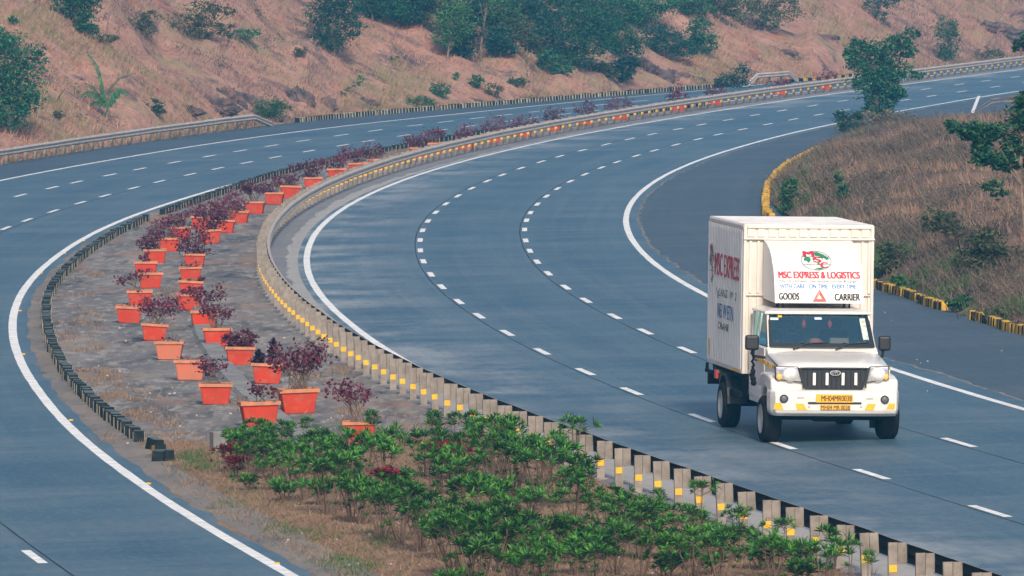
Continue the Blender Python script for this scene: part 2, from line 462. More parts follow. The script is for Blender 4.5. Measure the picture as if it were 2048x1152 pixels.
M['postmetal'] = pmat('weathered_post_steel', (0.29, 0.255, 0.22), 0.65, 0.1, c2=(0.20, 0.175, 0.155), scale=4.0, dirt=(0.13, 0.10, 0.08), dscale=6.0, damt=0.75)
M['yellow'] = pmat('yellow_paint', (0.78, 0.44, 0.015), 0.5, var=0.15, scale=9.0)
M['kerb_black'] = pmat('black_kerb_paint', (0.006, 0.011, 0.014), 0.7, c2=(0.014, 0.020, 0.022), scale=4.0, dirt=(0.10, 0.09, 0.075), dscale=5.0, damt=0.35)
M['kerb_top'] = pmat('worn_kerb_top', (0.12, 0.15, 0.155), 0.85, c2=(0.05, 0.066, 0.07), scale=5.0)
M['kerb_white'] = pmat('dirty_white_kerb_paint', (0.42, 0.39, 0.30), 0.8, c2=(0.28, 0.25, 0.17), scale=4.0, dirt=(0.12, 0.10, 0.07), dscale=5.0, damt=0.6)
M['kerb_yellow'] = pmat('yellow_kerb_paint', (0.56, 0.33, 0.03), 0.7, c2=(0.40, 0.25, 0.05), scale=4.0, dirt=(0.15, 0.12, 0.07), dscale=4.0, damt=0.6)
M['pot'] = pmat('orange_plastic', (0.52, 0.046, 0.020), 0.6, c2=(0.40, 0.050, 0.028), scale=3.0, dirt=(0.32, 0.15, 0.09), dscale=4.0, damt=0.75)
M['pot_faded'] = pmat('faded_orange_plastic', (0.52, 0.145, 0.085), 0.75, c2=(0.46, 0.16, 0.10), scale=3.0, dirt=(0.30, 0.16, 0.11), dscale=3.0, damt=0.6)
M['pot_rim'] = pmat('sun_bleached_rim', (0.55, 0.20, 0.11), 0.8, c2=(0.40, 0.19, 0.11), scale=5.0, dirt=(0.22, 0.14, 0.10), dscale=5.0, damt=0.6)
M['soil'] = pmat('pot_soil', (0.09, 0.06, 0.045), 0.95, c2=(0.16, 0.11, 0.08), scale=10.0)
M['stem'] = pmat('brown_stem', (0.11, 0.075, 0.055), 0.9, c2=(0.17, 0.12, 0.09), scale=8.0)
M['bark'] = pmat('pale_bark', (0.25, 0.18, 0.135), 0.95, c2=(0.14, 0.10, 0.08), scale=5.0)
M['purple'] = leafmat('purple_leaf', [(0.085, 0.013, 0.034), (0.15, 0.026, 0.050), (0.065, 0.018, 0.042), (0.22, 0.040, 0.066)], 0.5, 0.15)
M['dust'] = soilmat('dusty_verge', [(0.17, 0.158, 0.150), (0.24, 0.205, 0.175), (0.095, 0.095, 0.10), (0.20, 0.145, 0.105)], [(0.7, 0.42, 0.65), (1.6, 0.5, 0.68), (0.5, 0.56, 0.7)], bump=0.4, stretch=((1, 0.25, 1), (0, 0, 0)))
M['purple_dark'] = leafmat('dark_purple_leaf', [(0.026, 0.010, 0.022), (0.050, 0.014, 0.030), (0.035, 0.018, 0.030)], 0.5, 0.1)
M['green'] = leafmat('shrub_leaf', [(0.012, 0.066, 0.020), (0.024, 0.115, 0.022), (0.075, 0.215, 0.028), (0.008, 0.042, 0.022), (0.042, 0.16, 0.024), (0.12, 0.28, 0.034), (0.014, 0.078, 0.026)], 0.4, 0.2, 0.35)
M['green_young'] = leafmat('young_shrub_leaf', [(0.045, 0.18, 0.025), (0.11, 0.31, 0.04), (0.03, 0.14, 0.025)], 0.4, 0.25, 0.2)
M['redleaf'] = leafmat('red_leaf', [(0.10, 0.012, 0.02), (0.22, 0.02, 0.035), (0.06, 0.015, 0.02)], 0.45, 0.15)
M['tree'] = leafmat('tree_leaf', [(0.012, 0.070, 0.042), (0.024, 0.115, 0.052), (0.075, 0.21, 0.055), (0.006, 0.046, 0.038), (0.035, 0.145, 0.062)], 0.6, 0.25)
M['tree_dark'] = leafmat('dark_tree_leaf', [(0.010, 0.048, 0.036), (0.020, 0.072, 0.044), (0.042, 0.105, 0.048), (0.007, 0.036, 0.034)], 0.6, 0.2)
M['tree_light'] = leafmat('light_tree_leaf', [(0.030, 0.095, 0.035), (0.060, 0.15, 0.045), (0.085, 0.19, 0.06), (0.022, 0.075, 0.03)], 0.6, 0.25)
M['brushy'] = leafmat('tan_brush_leaf', [(0.16, 0.12, 0.075), (0.06, 0.075, 0.045), (0.22, 0.15, 0.10), (0.04, 0.06, 0.04)], 0.8, 0.15)
M['tree_olive'] = leafmat('olive_tree_leaf', [(0.050, 0.075, 0.030), (0.085, 0.11, 0.045), (0.035, 0.060, 0.030), (0.11, 0.10, 0.05)], 0.7, 0.2)
M['grass'] = leafmat('dry_grass_blade', [(0.36, 0.195, 0.140), (0.45, 0.265, 0.200), (0.30, 0.215, 0.130), (0.42, 0.185, 0.140), (0.16, 0.11, 0.095)], 0.9, 0.1, 0)
M['mound_straw'] = leafmat('mound_straw', [(0.30, 0.18, 0.125), (0.36, 0.235, 0.165), (0.22, 0.165, 0.105), (0.15, 0.115, 0.09), (0.32, 0.165, 0.12)], 0.9, 0.1, 0)
M['grass_olive'] = leafmat('olive_grass_blade', [(0.22, 0.18, 0.085), (0.29, 0.23, 0.12), (0.15, 0.14, 0.07), (0.31, 0.21, 0.12)], 0.9, 0.1, 0)
M['grass_mauve'] = leafmat('grey_grass_blade', [(0.17, 0.115, 0.10), (0.23, 0.155, 0.135), (0.11, 0.082, 0.08), (0.28, 0.16, 0.125)], 0.9, 0.1, 0)
M['grass_dark'] = leafmat('dead_stalk', [(0.105, 0.080, 0.062), (0.19, 0.140, 0.102), (0.055, 0.047, 0.042), (0.26, 0.185, 0.130), (0.095, 0.080, 0.074), (0.034, 0.043, 0.032)], 0.9, 0.1, 0)
M['straw'] = leafmat('straw', [(0.27, 0.175, 0.105), (0.20, 0.13, 0.085), (0.31, 0.215, 0.135), (0.16, 0.10, 0.07)], 0.9, 0.1, 0)
M['grass_green'] = leafmat('green_grass', [(0.04, 0.11, 0.03), (0.07, 0.15, 0.04), (0.10, 0.13, 0.05)], 0.8, 0.2, 0)

# ------------------------------------------------------------------ the lines of the road: everything runs beside the first lane line
B_PX = [(1980,1022.8),(1745,950.8),(1561,890),(1390,834),(1266,785.5),(1162.5,741.8),(1076,701.5),(1009,665),(955,631.5),(913,602.5),(880.75,573.75),(857.5,548),(844,524),(838.75,501.5),(837.5,480),(843,460),(854,441.75),(869,424.75),(889.5,407.75),(914,392),(942,376.25),(972,362.5),(1003.75,349.25),(1040,336.5),(1079,323.75),(1119.5,312.25),(1164.5,300.25),(1208.75,289.75),(1254.75,278.5),(1302,268.5),(1352,258.75),(1403.5,249),(1456.5,239.75),(1510,230),(1566,220.75),(1624.75,211.5),(1681.5,202.25),(1740,193.5),(1799,185),(1857,178),(1914,169),(1972,162),(2030,154)]
C_PX = [(1931.75,886),(1750,826),(1610,785),(1490,742),(1379,700),(1295.5,664),(1225.75,631.5),(1171,601.5),(1127.75,573.25),(1095,547.25),(1073,523.5),(1057.75,501.75),(1049,480.75),(1047,460),(1050,442),(1059.5,424.75),(1074,408),(1092.75,392),(1114,377),(1140,362),(1168.5,349),(1199,336),(1234,324),(1271.5,311.5),(1308,301),(1349,289.75),(1393,278.5),(1439.75,268.5),(1486.5,258.25),(1534,249),(1586,238.75),(1638.5,229.5),(1691,220),(1748,210),(1802,200.5),(1855,191.75),(1911.5,183),(1966.5,174),(2025,165)]
H_PX = [(44,1116),(10,457),(56.75,439.5),(107.5,422),(159.5,405.75),(214.5,390.75),(270,375.75),(317,363.75),(374.5,349.75),(433,337.5),(495.5,325.5),(554.5,314),(617,302.5),(680,291),(743.5,281.5),(806.5,271),(873,261),(939,252.5),(1004.5,243),(1073,236),(1128,229),(1184,221.75),(1255,213.25),(1316.5,206),(1385,198)]
I_PX = [(43.75,390),(103,375),(157,363.75),(219,350),(281,338),(347,325.5),(413,313),(477.5,302.25),(546,291),(612,281),(678,270.75),(749,261),(817,251.5),(885,244),(956.5,236),(1003.5,230.75),(1071.5,223),(1139,216),(1209,209.5),(1278.5,201.75),(1340,195.5),(1410,189)]
BC = smooth([P(*q) for q in B_PX], 7.0, 1.0, 60, 260)
# beyond the picture the road keeps on bending
BS = arclen(BC); BN = normals(BC)
def so(px):
    """(s, offset to the left) of pixels relative to the first lane line"""
    out = []
    for q in px:
        w = P(*q)
        i = np.argmin(((BC - w) ** 2).sum(1))
        out.append((BS[i], float(((w - BC[i]) * BN[i]).sum())))
    return sorted(out)
def line(pairs, sig=12):
    a = np.array(sorted(pairs))
    o = np.interp(BS, a[:, 0], a[:, 1])
    k = int(3 * sig); w = np.exp(-0.5 * (np.arange(-k, k + 1) / sig) ** 2); w /= w.sum()
    o = np.convolve(np.r_[np.full(k, o[0]), o, np.full(k, o[-1])], w, 'valid')
    return o
def curve(o): return BC + BN * (o[:, None] if np.ndim(o) else o)
SEND = BS[-1]
s_far = so([(2030, 154)])[0][0]
oC = np.full(len(BS), -3.5)
oA = np.full(len(BS), 3.65)
oD = np.full(len(BS), -7.0)
oR = np.full(len(BS), 5.12)
G_PX = [(502,359),(437,377),(375,397),(312,415),(250,437.5),(200,460),(155,485),(130,501),(92,532),(62,562),(42,590),(29,620),(23,646),(22.5,660),(26,685),(37,710),(55,745),(82,787),(110,820),(140,852),(170,882),(207,912),(247,945),(265,960),(325,1003),(387,1043),(450,1080)]
ph = so(H_PX[1:])
oG = line(so(G_PX) + [(s, o - 3.7) for s, o in ph if s > so([(560, 340)])[0][0]] + [(s_far - 20, 6.6), (SEND, 6.6)])
oH = line(ph + [(s, o + 3.7) for s, o in so(G_PX) if s < ph[0][0] - 5] + [(s_far - 20, 7.9), (SEND, 8)])
pi_ = so(I_PX)
oI = line(pi_ + [(s, o + 7.35) for s, o in so(G_PX) if s < pi_[0][0] - 5] + [(s_far - 20, 9.2), (SEND, 9.2)])
pj = so([(0,361),(100,342),(200,324),(300,307),(400,290),(512,275),(612,261),(712,248),(812,238),(912,229),(1024,217.5),(1149,204),(1274,191.5),(1374,182.5),(1474,174.5)])
oJ = line(pj + [(s, o + 11.1) for s, o in so(G_PX) if s < pj[0][0] - 5] + [(s_far - 20, 10.2), (SEND, 10.2)])
pk = so([(10,327.5),(75,317),(140,307.5),(187,300),(267,287),(350,277),(447,262.5),(497,257),(552,246),(672,236),(812,224),(937,216),(1024,208),(1124,200),(1224,191.5),(1324,184),(1424,176),(1578,165),(1686,158.5)])
oK = line(pk + [(s, o + 15.3) for s, o in so(G_PX) if s < pk[0][0] - 5] + [(s_far, 11.0), (SEND, 11.0)])
oK2 = line(so([(317,911),(287,886),(252,866),(225,845),(195,820),(175,800),(150,776),(135,756),(125,740),(117,721),(107,701),(101,680),(95,675),(93,650),(92,630),(96,605),(102,582),(115,565),(130,550),(147,532),(170,512),(195,496),(220,477),(250,461),(287,444),(350,420),(387,409.5),(437,391),(487,375),(514,364),(542,355),(774,302.5),(812,296),(887,282.5),(907,280),(957,271),(1019,260)]) + [(s_far - 60, 6.3), (SEND, 6.2)], 6)
oK2 = np.minimum(oK2, oG - 0.35)
oE = line(so([(212,864),(227,886),(262,911),(285,929),(300,954),(350,986),(405,1024),(440,1049),(475,1074),(512,1086)]) + [(s, o - 0.75) for s, o in so(G_PX) if s > so([(200,850)])[0][0]] + [(s_far - 20, 6.2), (SEND, 6.1)], 4)
oE = np.minimum(oE, oG - 0.3)
oD2 = line(so([(1285,402),(1272,430),(1277,457),(1287,477),(1315,502),(1350,532),(1380,552),(1412,572),(1790,722),(1890,752),(2000,788)]) + [(SEND, -8.1)], 4)
oT = line(so([(675,400),(647,420),(597,465),(580,490),(574,520),(575,542),(582,572),(592,587)]) + [(so([(640, 640)])[0][0], 4.9), (BS[0], 4.9), (so([(900, 330)])[0][0], 4.1), (SEND, 4.05)], 5)
CV = dict(A=curve(oA), C=curve(oC), D=curve(oD), R=curve(oR), G=curve(oG), H=curve(oH), I=curve(oI), J=curve(oJ), K=curve(oK), K2=curve(oK2), E=curve(oE), D2=curve(oD2), T=curve(oT), B=BC)

# ------------------------------------------------------------------ ground and carriageways
Z0 = 0.0
gx = np.r_[-1500, -400, -120, -80, -40, 0, 40, 80, 120, 400, 1500]
gy = np.r_[-200, 0, 100, 200, 300, 400, 500, 600, 800, 1100, 1500]
XX, YY = np.meshgrid(gx, gy)
V = np.c_[XX.ravel(), YY.ravel(), gz(XX.ravel()) - 0.006]
ii = (np.arange(len(gy) - 1)[:, None] * len(gx) + np.arange(len(gx) - 1)[None]).ravel()
o = np_obj('ground', V, np.c_[ii, ii + 1, ii + 1 + len(gx), ii + len(gx)], M['ground']); o['kind'] = 'structure'
h1, h2, h3 = 0.0, 0.004, 0.008
o = ribbon('median_ground', curve(oK2 + 0.2), CV['R'] - BN * 0.0, h1, M['median'], nt=6); 
# concrete carriageways
ribbon('left_carriageway', curve(oJ + 0.35), CV['E'], h2, M['road_left'], nt=10, rag1=0.25)
ribbon('right_carriageway', curve(oA + 0.28), CV['D2'], h2, M['road'], nt=10, rag1=0.22)
ribbon('left_shoulder', curve(oK + 0.5), curve(oJ + 0.3), h1, M['shoulder'], nt=3)
ribbon('pale_apron_strip', CV['T'], curve(oA + 0.2), h1 + 0.002, M['strip'], nt=2, rag0=0.25)
ribbon('apron', curve(oR + 0.1), curve(oA + 0.25), h1 + 0.001, M['apron'], nt=3)
ribbon('crumbled_edge', curve(oD2 + 0.12), curve(oD2 - 0.10), h2 - 0.002, M['crumb'], rag0=0.2, rag1=0.25)
# right shoulder: a wide dark asphalt sheet that also makes the lay-by and the exit
ribbon('right_shoulder', curve(oD2 + 0.15), curve(oD2 - 34), h1, M['shoulder'], nt=12)
for o in [x for x in COL.objects if x.name in ('median_ground',)]: o['kind'] = 'structure'
# painted lines
def band(name, o, w, s0=None, s1=None, h=h3, m='paint', rag=0.015):
    sel = slice(None) if s0 is None else slice(int(np.searchsorted(BS, s0)), int(np.searchsorted(BS, s1)))
    return ribbon(name, curve(o + w / 2)[sel], curve(o - w / 2)[sel], h, M[m], rag0=rag, rag1=rag)
ribbon('dusty_verge', curve(oG - 0.38), curve(np.minimum(oE - .02, oK2 + .1)), h2 + 0.0015, M['dust'], nt=2, rag0=0.16, rag1=0.1)
band('edge_line', oA, 0.20)
band('edge_line', oD, 0.20)
band('edge_line', oG, 0.22)
band('edge_line', oJ, 0.20)
band('lane_joint', np.zeros(len(BS)) + 0.16, 0.035, m='joint', h=h3 - 0.002)
band('lane_joint', oC + 0.16, 0.035, m='joint', h=h3 - 0.002)
band('lane_joint', oH - 0.2, 0.04, m='joint', h=h3 - 0.002)
def dashes(name, o, ss, L=2.9, w=0.17):
    mb_v, mb_f, uv = [], [], []
    c, n = curve(o), BN
    for s in ss:
        q = np.linspace(s - L / 2, s + L / 2, 5)
        x = np.c_[np.interp(q, BS, c[:, 0]), np.interp(q, BS, c[:, 1])]; nn = np.c_[np.interp(q, BS, n[:, 0]), np.interp(q, BS, n[:, 1])]
        k = len(mb_v)
        for a, b in zip(x, nn):
            for sg in (1, -1):
                p = a + b * sg * w / 2; mb_v.append((p[0], p[1], gz(p[0]) + h3))
        mb_f += [(k + 2 * i, k + 2 * i + 1, k + 2 * i + 3, k + 2 * i + 2) for i in range(4)]
    o = np_obj(name, mb_v, mb_f, M['paint']); o['kind'] = 'structure'
def phase(px, period_tail=8.2, s_near=BS[0], o_s=None):
    ss = [s for s, _ in so(px)]
    while ss[0] - 9 > s_near: ss.insert(0, ss[0] - 8.9)
    while ss[-1] < SEND - 100: ss.append(ss[-1] + period_tail)
    return ss
dashes('lane_dashes', np.zeros(len(BS)), phase(B_PX))
dashes('lane_dashes', oC, phase(C_PX))
sH = [s for s, _ in so(H_PX)]
lead = np.linspace(sH[0], sH[1], int(round((sH[1] - sH[0]) / 8.6)) + 1)[1:-1].tolist()
dashes('lane_dashes', oH, sorted(sH + lead))
sI = [s for s, _ in so(I_PX)]
dashes('lane_dashes', oI, sorted(sI + [sI[0] - 8.4 * k for k in range(1, 18)]))
def flat_poly(name, px, m, h, kind='structure'):
    pts = [P(*q) for q in px]
    me = bpy.data.meshes.new(name)
    me.from_pydata([(a, b, gz(a) + h) for a, b in pts], [], [tuple(range(len(pts)))])
    if me.polygons[0].normal.z < 0: me.flip_normals()
    me.materials.append(M[m]); o = bpy.data.objects.new(name, me); link(o); o['kind'] = kind
    return o
# markings of the exit road behind the mound
flat_poly('exit_marking', [(1961, 192), (1955, 192), (1941, 226), (1948, 226)], 'paint', h3)
flat_poly('exit_marking', [(1822, 241.5), (1880, 240), (1900, 239.4), (1900, 241.2), (1880, 242), (1822, 243.6)], 'paint', h3)

# soil bed in the foreground of the median
def filled(name, left, right, m, h, nt=8):
    return ribbon(name, left, right, h, m, nt=nt)
s_bed = so([(560, 872)])[0][0]
k = int(np.searchsorted(BS, s_bed))
o = ribbon('soil_bed', curve(oE + 0.35)[:k], curve(oR + 0.15)[:k], 0.0035, M['bed'], nt=6, rag0=0.5)
V = np.empty(len(o.data.vertices) * 3); o.data.vertices.foreach_get('co', V); V = V.reshape(-1, 3)
V[-7:, 1] += 1.4 * fbm(V[-7:, 0] * .9, V[-7:, 1], 3)
o.data.vertices.foreach_set('co', V.ravel())

# ------------------------------------------------------------------ hill behind the left carriageway
KC = CV['K']
def hill_h(t, X, Y):
    t = np.maximum(t, 0)
    base = np.where(t < 0.9, 0.06 * t, 0.054 + 0.56 * (t - 0.9))
    g = np.clip((t - 0.8) / 5, 0, 1)
    b = 1.5 * g * fbm(X * .11 + 3, Y * .035, 3) + 0.95 * g * fbm(X * .42, Y * .14 + 8, 4) + 0.16 * np.clip((t - .6) / 1.5, 0, 1) * fbm(X * 2.1, Y * .9, 3)
    cut = 0.75 * np.clip((t - .7) / 1.2, 0, 1) * np.clip(fbm(X * .2 + 31, Y * .06, 3) * 4, 0, 1)       # steep cuts near the road
    return np.maximum(base + b + cut, 0.0)
tt = np.r_[-0.05, np.arange(0.3, 16, 0.3), np.arange(16, 46, 1.5)]
sel = np.arange(0, len(BS), 1)
X = KC[sel][:, None, 0] + BN[sel][:, None, 0] * tt[None]
Y = KC[sel][:, None, 1] + BN[sel][:, None, 1] * tt[None]
Zh = gz(X) + hill_h(np.broadcast_to(tt[None], X.shape), X, Y) + np.where(tt < 0, -0.1, 0.012)[None]
n, k = X.shape
ii = (np.arange(n - 1)[:, None] * k + np.arange(k - 1)[None]).ravel()
o = np_obj('hillside', np.c_[X.ravel(), Y.ravel(), Zh.ravel()], np.c_[ii, ii + k, ii + k + 1, ii + 1][:, ::-1], M['hill'], smooth=True); o['kind'] = 'structure'
if o.data.polygons[500].normal.z < 0: o.data.flip_normals()
HT = 22.0
def hill_z(x, y):
    t = sdist(KC, np.c_[np.atleast_1d(x), np.atleast_1d(y)])
    return gz(np.atleast_1d(x)) + np.where(t > 0, hill_h(t, np.atleast_1d(x), np.atleast_1d(y)), 0)
def hill_at(px, py):
    d = ray(px, py); t = np.arange(230, 640, 0.4)
    Q = np.array([0, 0, H]) + d[None] * t[:, None]
    z = hill_z(Q[:, 0], Q[:, 1])
    i = np.argmax(Q[:, 2] < z)
    return Q[i, 0], Q[i, 1], z[i]

# ------------------------------------------------------------------ grassy mound on the right
Y_PX = [(2300,752),(2180,712),(2048,668),(2022,664),(1980,647.6),(1944,639),(1888,620),(1855,612),(1831,600),(1803,590),(1772,583),(1748,575),(1680,548),(1600,505),(1550,465),(1532,429),(1530,405),(1535,383),(1551,359),(1575,338),(1607,322),(1628,311),(1660,295)]
FAR_PX = [(1690,280),(1730,268),(1780,262),(1850,262),(1920,262),(1985,258),(2048,254),(2120,250),(2250,246)]
KERB = smooth([P(*q) for q in Y_PX], 1.0, 0.25)
MP = np.r_[resample(KERB, 0.5), resample([P(*q) for q in FAR_PX], 0.5), [[60, 400], [60, 150]]]
MPc = resample(np.r_[MP, MP[:1]], 0.5)
def inside(Q):
    x, y = Q[:, 0], Q[:, 1]; c = np.zeros(len(Q), bool)
    a, b = MPc[:-1], MPc[1:]
    for (x0, y0), (x1, y1) in zip(a, b):
        if y0 == y1: continue
        hit = ((y0 > y) != (y1 > y)) & (x < (x1 - x0) * (y - y0) / (y1 - y0) + x0)
        c ^= hit
    return c
def mound_d(Q):
    out = np.empty(len(Q)); 
    for a in range(0, len(Q), 8000):
        q = Q[a:a + 8000]
        out[a:a + 8000] = np.sqrt(((q[:, None] - MPc[None, ::1]) ** 2).sum(2).min(1))
    return np.where(inside(Q), out, -out)
FARC = resample([P(*q) for q in FAR_PX], 1.0)
def far_d(Q):
    out = np.empty(len(Q))
    for a in range(0, len(Q), 20000):
        out[a:a + 20000] = np.sqrt(((Q[a:a + 20000, None] - FARC[None]) ** 2).sum(2).min(1))
    return out
def mound_h(d, X, Y):
    dd = np.maximum(d - 0.25, 0)
    big = 2.3 * (1 - np.exp(-dd / 3.6)) * (1 - 0.80 * np.exp(-np.maximum(far_d(np.c_[X, Y]), 0) / 38))
    g = np.clip(dd / 2.0, 0, 1)
    return big + g * (0.55 * fbm(X * .3 + 2, Y * .12, 3) + 0.22 * fbm(X * 1.1, Y * .5, 4))
mx, my = np.arange(9.5, 46, 0.35), np.arange(150, 420, 0.8)
XX, YY = np.meshgrid(mx, my)
Q = np.c_[XX.ravel(), YY.ravel()]
md = mound_d(Q)
mz = gz(Q[:, 0]) + np.where(md > 0, mound_h(md, Q[:, 0], Q[:, 1]) + 0.014, -0.08)
k = len(mx)
ii = (np.arange(len(my) - 1)[:, None] * k + np.arange(k - 1)[None]).ravel()
Fc = np.c_[ii, ii + 1, ii + k + 1, ii + k]
keep = (md[Fc] > -0.6).any(1)
o = np_obj('mound', np.c_[Q, mz], Fc[keep], M['mound'], smooth=True); o['kind'] = 'structure'
MZ = mz.reshape(XX.shape); MD = md.reshape(XX.shape)
def bil(A, x, y):
    i = np.clip((np.asarray(x) - mx[0]) / 0.35, 0, len(mx) - 1.001); j = np.clip((np.asarray(y) - my[0]) / 0.8, 0, len(my) - 1.001)
    a, b = i.astype(int), j.astype(int); u, v = i - a, j - b
    return (A[b, a] * (1 - u) + A[b, a + 1] * u) * (1 - v) + (A[b + 1, a] * (1 - u) + A[b + 1, a + 1] * u) * v
def mound_at(px, py):
    d = ray(px, py); t = np.arange(150, 418, 0.25)
    Q = np.array([0, 0, H]) + d[None] * t[:, None]
    z = bil(MZ, Q[:, 0], Q[:, 1])
    i = np.argmax(Q[:, 2] < z)
    return Q[i, 0], Q[i, 1], z[i]

# ------------------------------------------------------------------ guard rails
def beam_mesh(c, n, h, z_of=None, dside=-1):
    """corrugated steel beam along curve c; n are left normals, the corrugation bulges to dside"""
    prof = [(0.0, 0.0), (0.035, 0.02), (0.085, 0.05), (0.085, 0.10), (0.03, 0.135), (0.03, 0.175), (0.085, 0.21), (0.085, 0.26), (0.035, 0.29), (0.0, 0.31)]
    prof = prof + [(d - 0.012, z) for d, z in prof[::-1]]
    L = len(prof); V = []
    for (x, y), (a, b), z in zip(c, n, z_of):
        for d, zz in prof: V.append((x + a * d * dside, y + b * d * dside, gz(x) + z + zz))
    N = len(c); Fc = []
    for i in range(N - 1):
        for k in range(L):
            Fc.append((i * L + k, (i + 1) * L + k, (i + 1) * L + (k + 1) % L, i * L + (k + 1) % L))
    return np.array(V), np.array(Fc)
# one post: an open steel channel whose back faces along the road
pm = MB(); pm.box(-0.075, 0.075, -0.006, 0.0, 0, 0.73).box(-0.075, -0.069, 0.0, 0.06, 0, 0.73).box(0.069, 0.075, 0.0, 0.06, 0, 0.73).box(-0.13, 0.13, -0.07, 0.13, -0.01, 0.018)
sm = MB(); sm.box(0.082, 0.232, -0.006, 0.0, 0.38, 0.725).box(0.082, 0.088, 0.0, 0.06, 0.38, 0.725).box(0.226, 0.232, 0.0, 0.06, 0.38, 0.725)
ym = MB(); ym.box(-0.062, 0.062, -0.010, -0.0065, 0.25, 0.365).box(0.0755, 0.0785, 0.002, 0.056, 0.25, 0.365)
def make_rail(name, label, s0, s1, off, spacing, anchor, reflect, ends=(0, 0), limit=100, dir_s=0.0):
    root = empty(name)
    tag(root, label, 'guardrail')
    c, n = curve(off), BN
    q = np.arange(s0, s1, 0.5)
    cc = np.c_[np.interp(q, BS, c[:, 0]), np.interp(q, BS, c[:, 1])]; nn = np.c_[np.interp(q, BS, n[:, 0]), np.interp(q, BS, n[:, 1])]
    z = np.full(len(q), 0.405)
    if ends[0]: z -= 0.5 * np.clip(1 - (q - s0) / ends[0], 0, 1)
    if ends[1]: z -= 0.5 * np.clip(1 - (s1 - q) / ends[1], 0, 1)
    z += 0.012 * fbm(q * .35, q * 0 + 4, 2)
    V, Fc = beam_mesh(cc - nn * 0.236, nn, None, z)
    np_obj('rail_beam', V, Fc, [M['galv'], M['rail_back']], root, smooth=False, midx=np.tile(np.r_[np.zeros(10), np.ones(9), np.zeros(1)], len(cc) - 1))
    ss = np.arange(anchor - math.floor((anchor - s0 - ends[0]) / spacing) * spacing, s1 - ends[1], spacing)
    pos, ang = at_s(c, np.interp(ss, BS, arclen(c)))
    keepers = list(range(len(ss)))[:limit]
    proto = None
    rest_v = MB()
    for i in range(len(ss)):
        x, y = pos[i]; jit = rng.normal(0, 0.012, 2)
        rz = ang[i] - math.pi / 2 + rng.normal(0, 0.03)
        tilt = rng.normal(0, 0.018)
        mw = Matrix.Translation((x, y, gz(x) + rng.uniform(-0.012, 0.012))) @ Matrix.Rotation(rz, 4, 'Z') @ Matrix.Rotation(tilt - 0.02, 4, 'Y')
        if i in keepers:
            if proto is None:
                post = pm.build('post', M['postmetal'], root)
                sm.build('spacer', M['postmetal'], post)
                if reflect: ym.build('reflector', M['yellow'], post)
                proto = post
            else: 
                post = copy_tree(proto, root)
            post.matrix_local = mw
        else:
            for src, mi in ((pm, 0), (sm, 0)) + (((ym, 1),) if reflect else ()):
                rest_v.add([mw @ Vector(v) for v in src.v], src.f, mi)
    if rest_v.v:
        o = rest_v.build('post', [M['postmetal'], M['yellow']], root); o['kind'] = 'stuff'
    return root
s_anchor = so([(826, 809)])[0][0]
make_rail('median_guardrail', 'long steel guardrail on yellow-banded posts curving along the median beside the lorry\'s carriageway', BS[0] + 8, SEND - 60, oR, 2.0, s_anchor, True)
sK0, sK1 = so([(10, 327.5)])[0][0], so([(559, 252)])[0][0]
make_rail('roadside_guardrail', 'grey steel guardrail with a turned-down end, between hill foot and left carriageway', sK0 - 75, sK1, oK - 0.05, 1.95, sK0, False, (0, 3.4))
s2a, s2b = so([(1480, 172)])[0][0], so([(1578, 164)])[0][0]
make_rail('roadside_guardrail', 'short pale guardrail with both ends bent down, in the gap of the far striped kerb', s2a, s2b, oK - 0.05, 1.9, s2a + 4, False, (1.5, 1.5))

# ------------------------------------------------------------------ kerbs built of single painted blocks
def block(name, L, Wd, Hh, m_end, m_top, m_side, taper=0.02):
    b = MB()
    x, y = Wd / 2, L / 2
    p = [(-x, -y, -0.05), (x, -y, -0.05), (x, y, -0.05), (-x, y, -0.05), (-x + taper, -y + taper, Hh), (x - taper, -y + taper, Hh), (x - taper, y - taper, Hh), (-x + taper, y - taper, Hh)]
    b.add(p, [(0, 1, 5, 4), (2, 3, 7, 6)], 0); b.add(p, [(4, 5, 6, 7)], 1); b.add(p, [(1, 2, 6, 5), (3, 0, 4, 7)], 2)
    return b, [m_end, m_top, m_side]
def kerb_run(specs, name, c, ss_list, group, labels, limit=300, cat='kerb block', skip=lambda s, i: False):
    protos = {}; cnt = 0; rest = MB(); rm = []
    cl = c if not np.ndim(c) == 1 else curve(c)
    for i, s in enumerate(ss_list):
        if skip(s, i): continue
        j = i % len(specs)
        b, ms = specs[j]
        pos, ang = at_s(cl, np.array([s])); x, y = pos[0]; x += rng.normal(0, 0.012); y += rng.normal(0, 0.012)
        sc = 1 + rng.normal(0, 0.03)
        mw = Matrix.Translation((x, y, gz(x) + rng.uniform(-0.02, 0.01))) @ Matrix.Rotation(ang[0] - math.pi / 2 + rng.normal(0, 0.05), 4, 'Z') @ Matrix.Rotation(rng.normal(0, 0.03), 4, 'X') @ Matrix.Diagonal((sc, sc, sc, 1))
        if cnt < limit:
            if j not in protos:
                o = b.build(name, ms, None, bevel=0.018, seg=1); protos[j] = o
            else:
                o = protos[j].copy(); COL.objects.link(o)
            o.matrix_world = mw
            tag(o, labels[j], cat, group)
            cnt += 1
        else:
            rest.add([mw @ Vector(v) for v in b.v], b.f, 0)
            rest.m[-len(b.f):] = [len(rm) and sum(len(q[1]) for q in specs[:j]) + k for k in b.m] if False else [sum(len(q[1]) for q in specs[:j]) + k for k in b.m]
    if rest.v:
        o = rest.build(name + 's', sum([list(ms) for b, ms in specs], [])); tag(o, 'far stretch of the ' + group, cat, group, 'stuff')
K2c = CV['K2']; aK2 = arclen(K2c)
sA = aK2[np.argmin(((K2c - P(290, 884)) ** 2).sum(1))]; sB = aK2[np.argmin(((K2c - P(1151, 236)) ** 2).sum(1))]
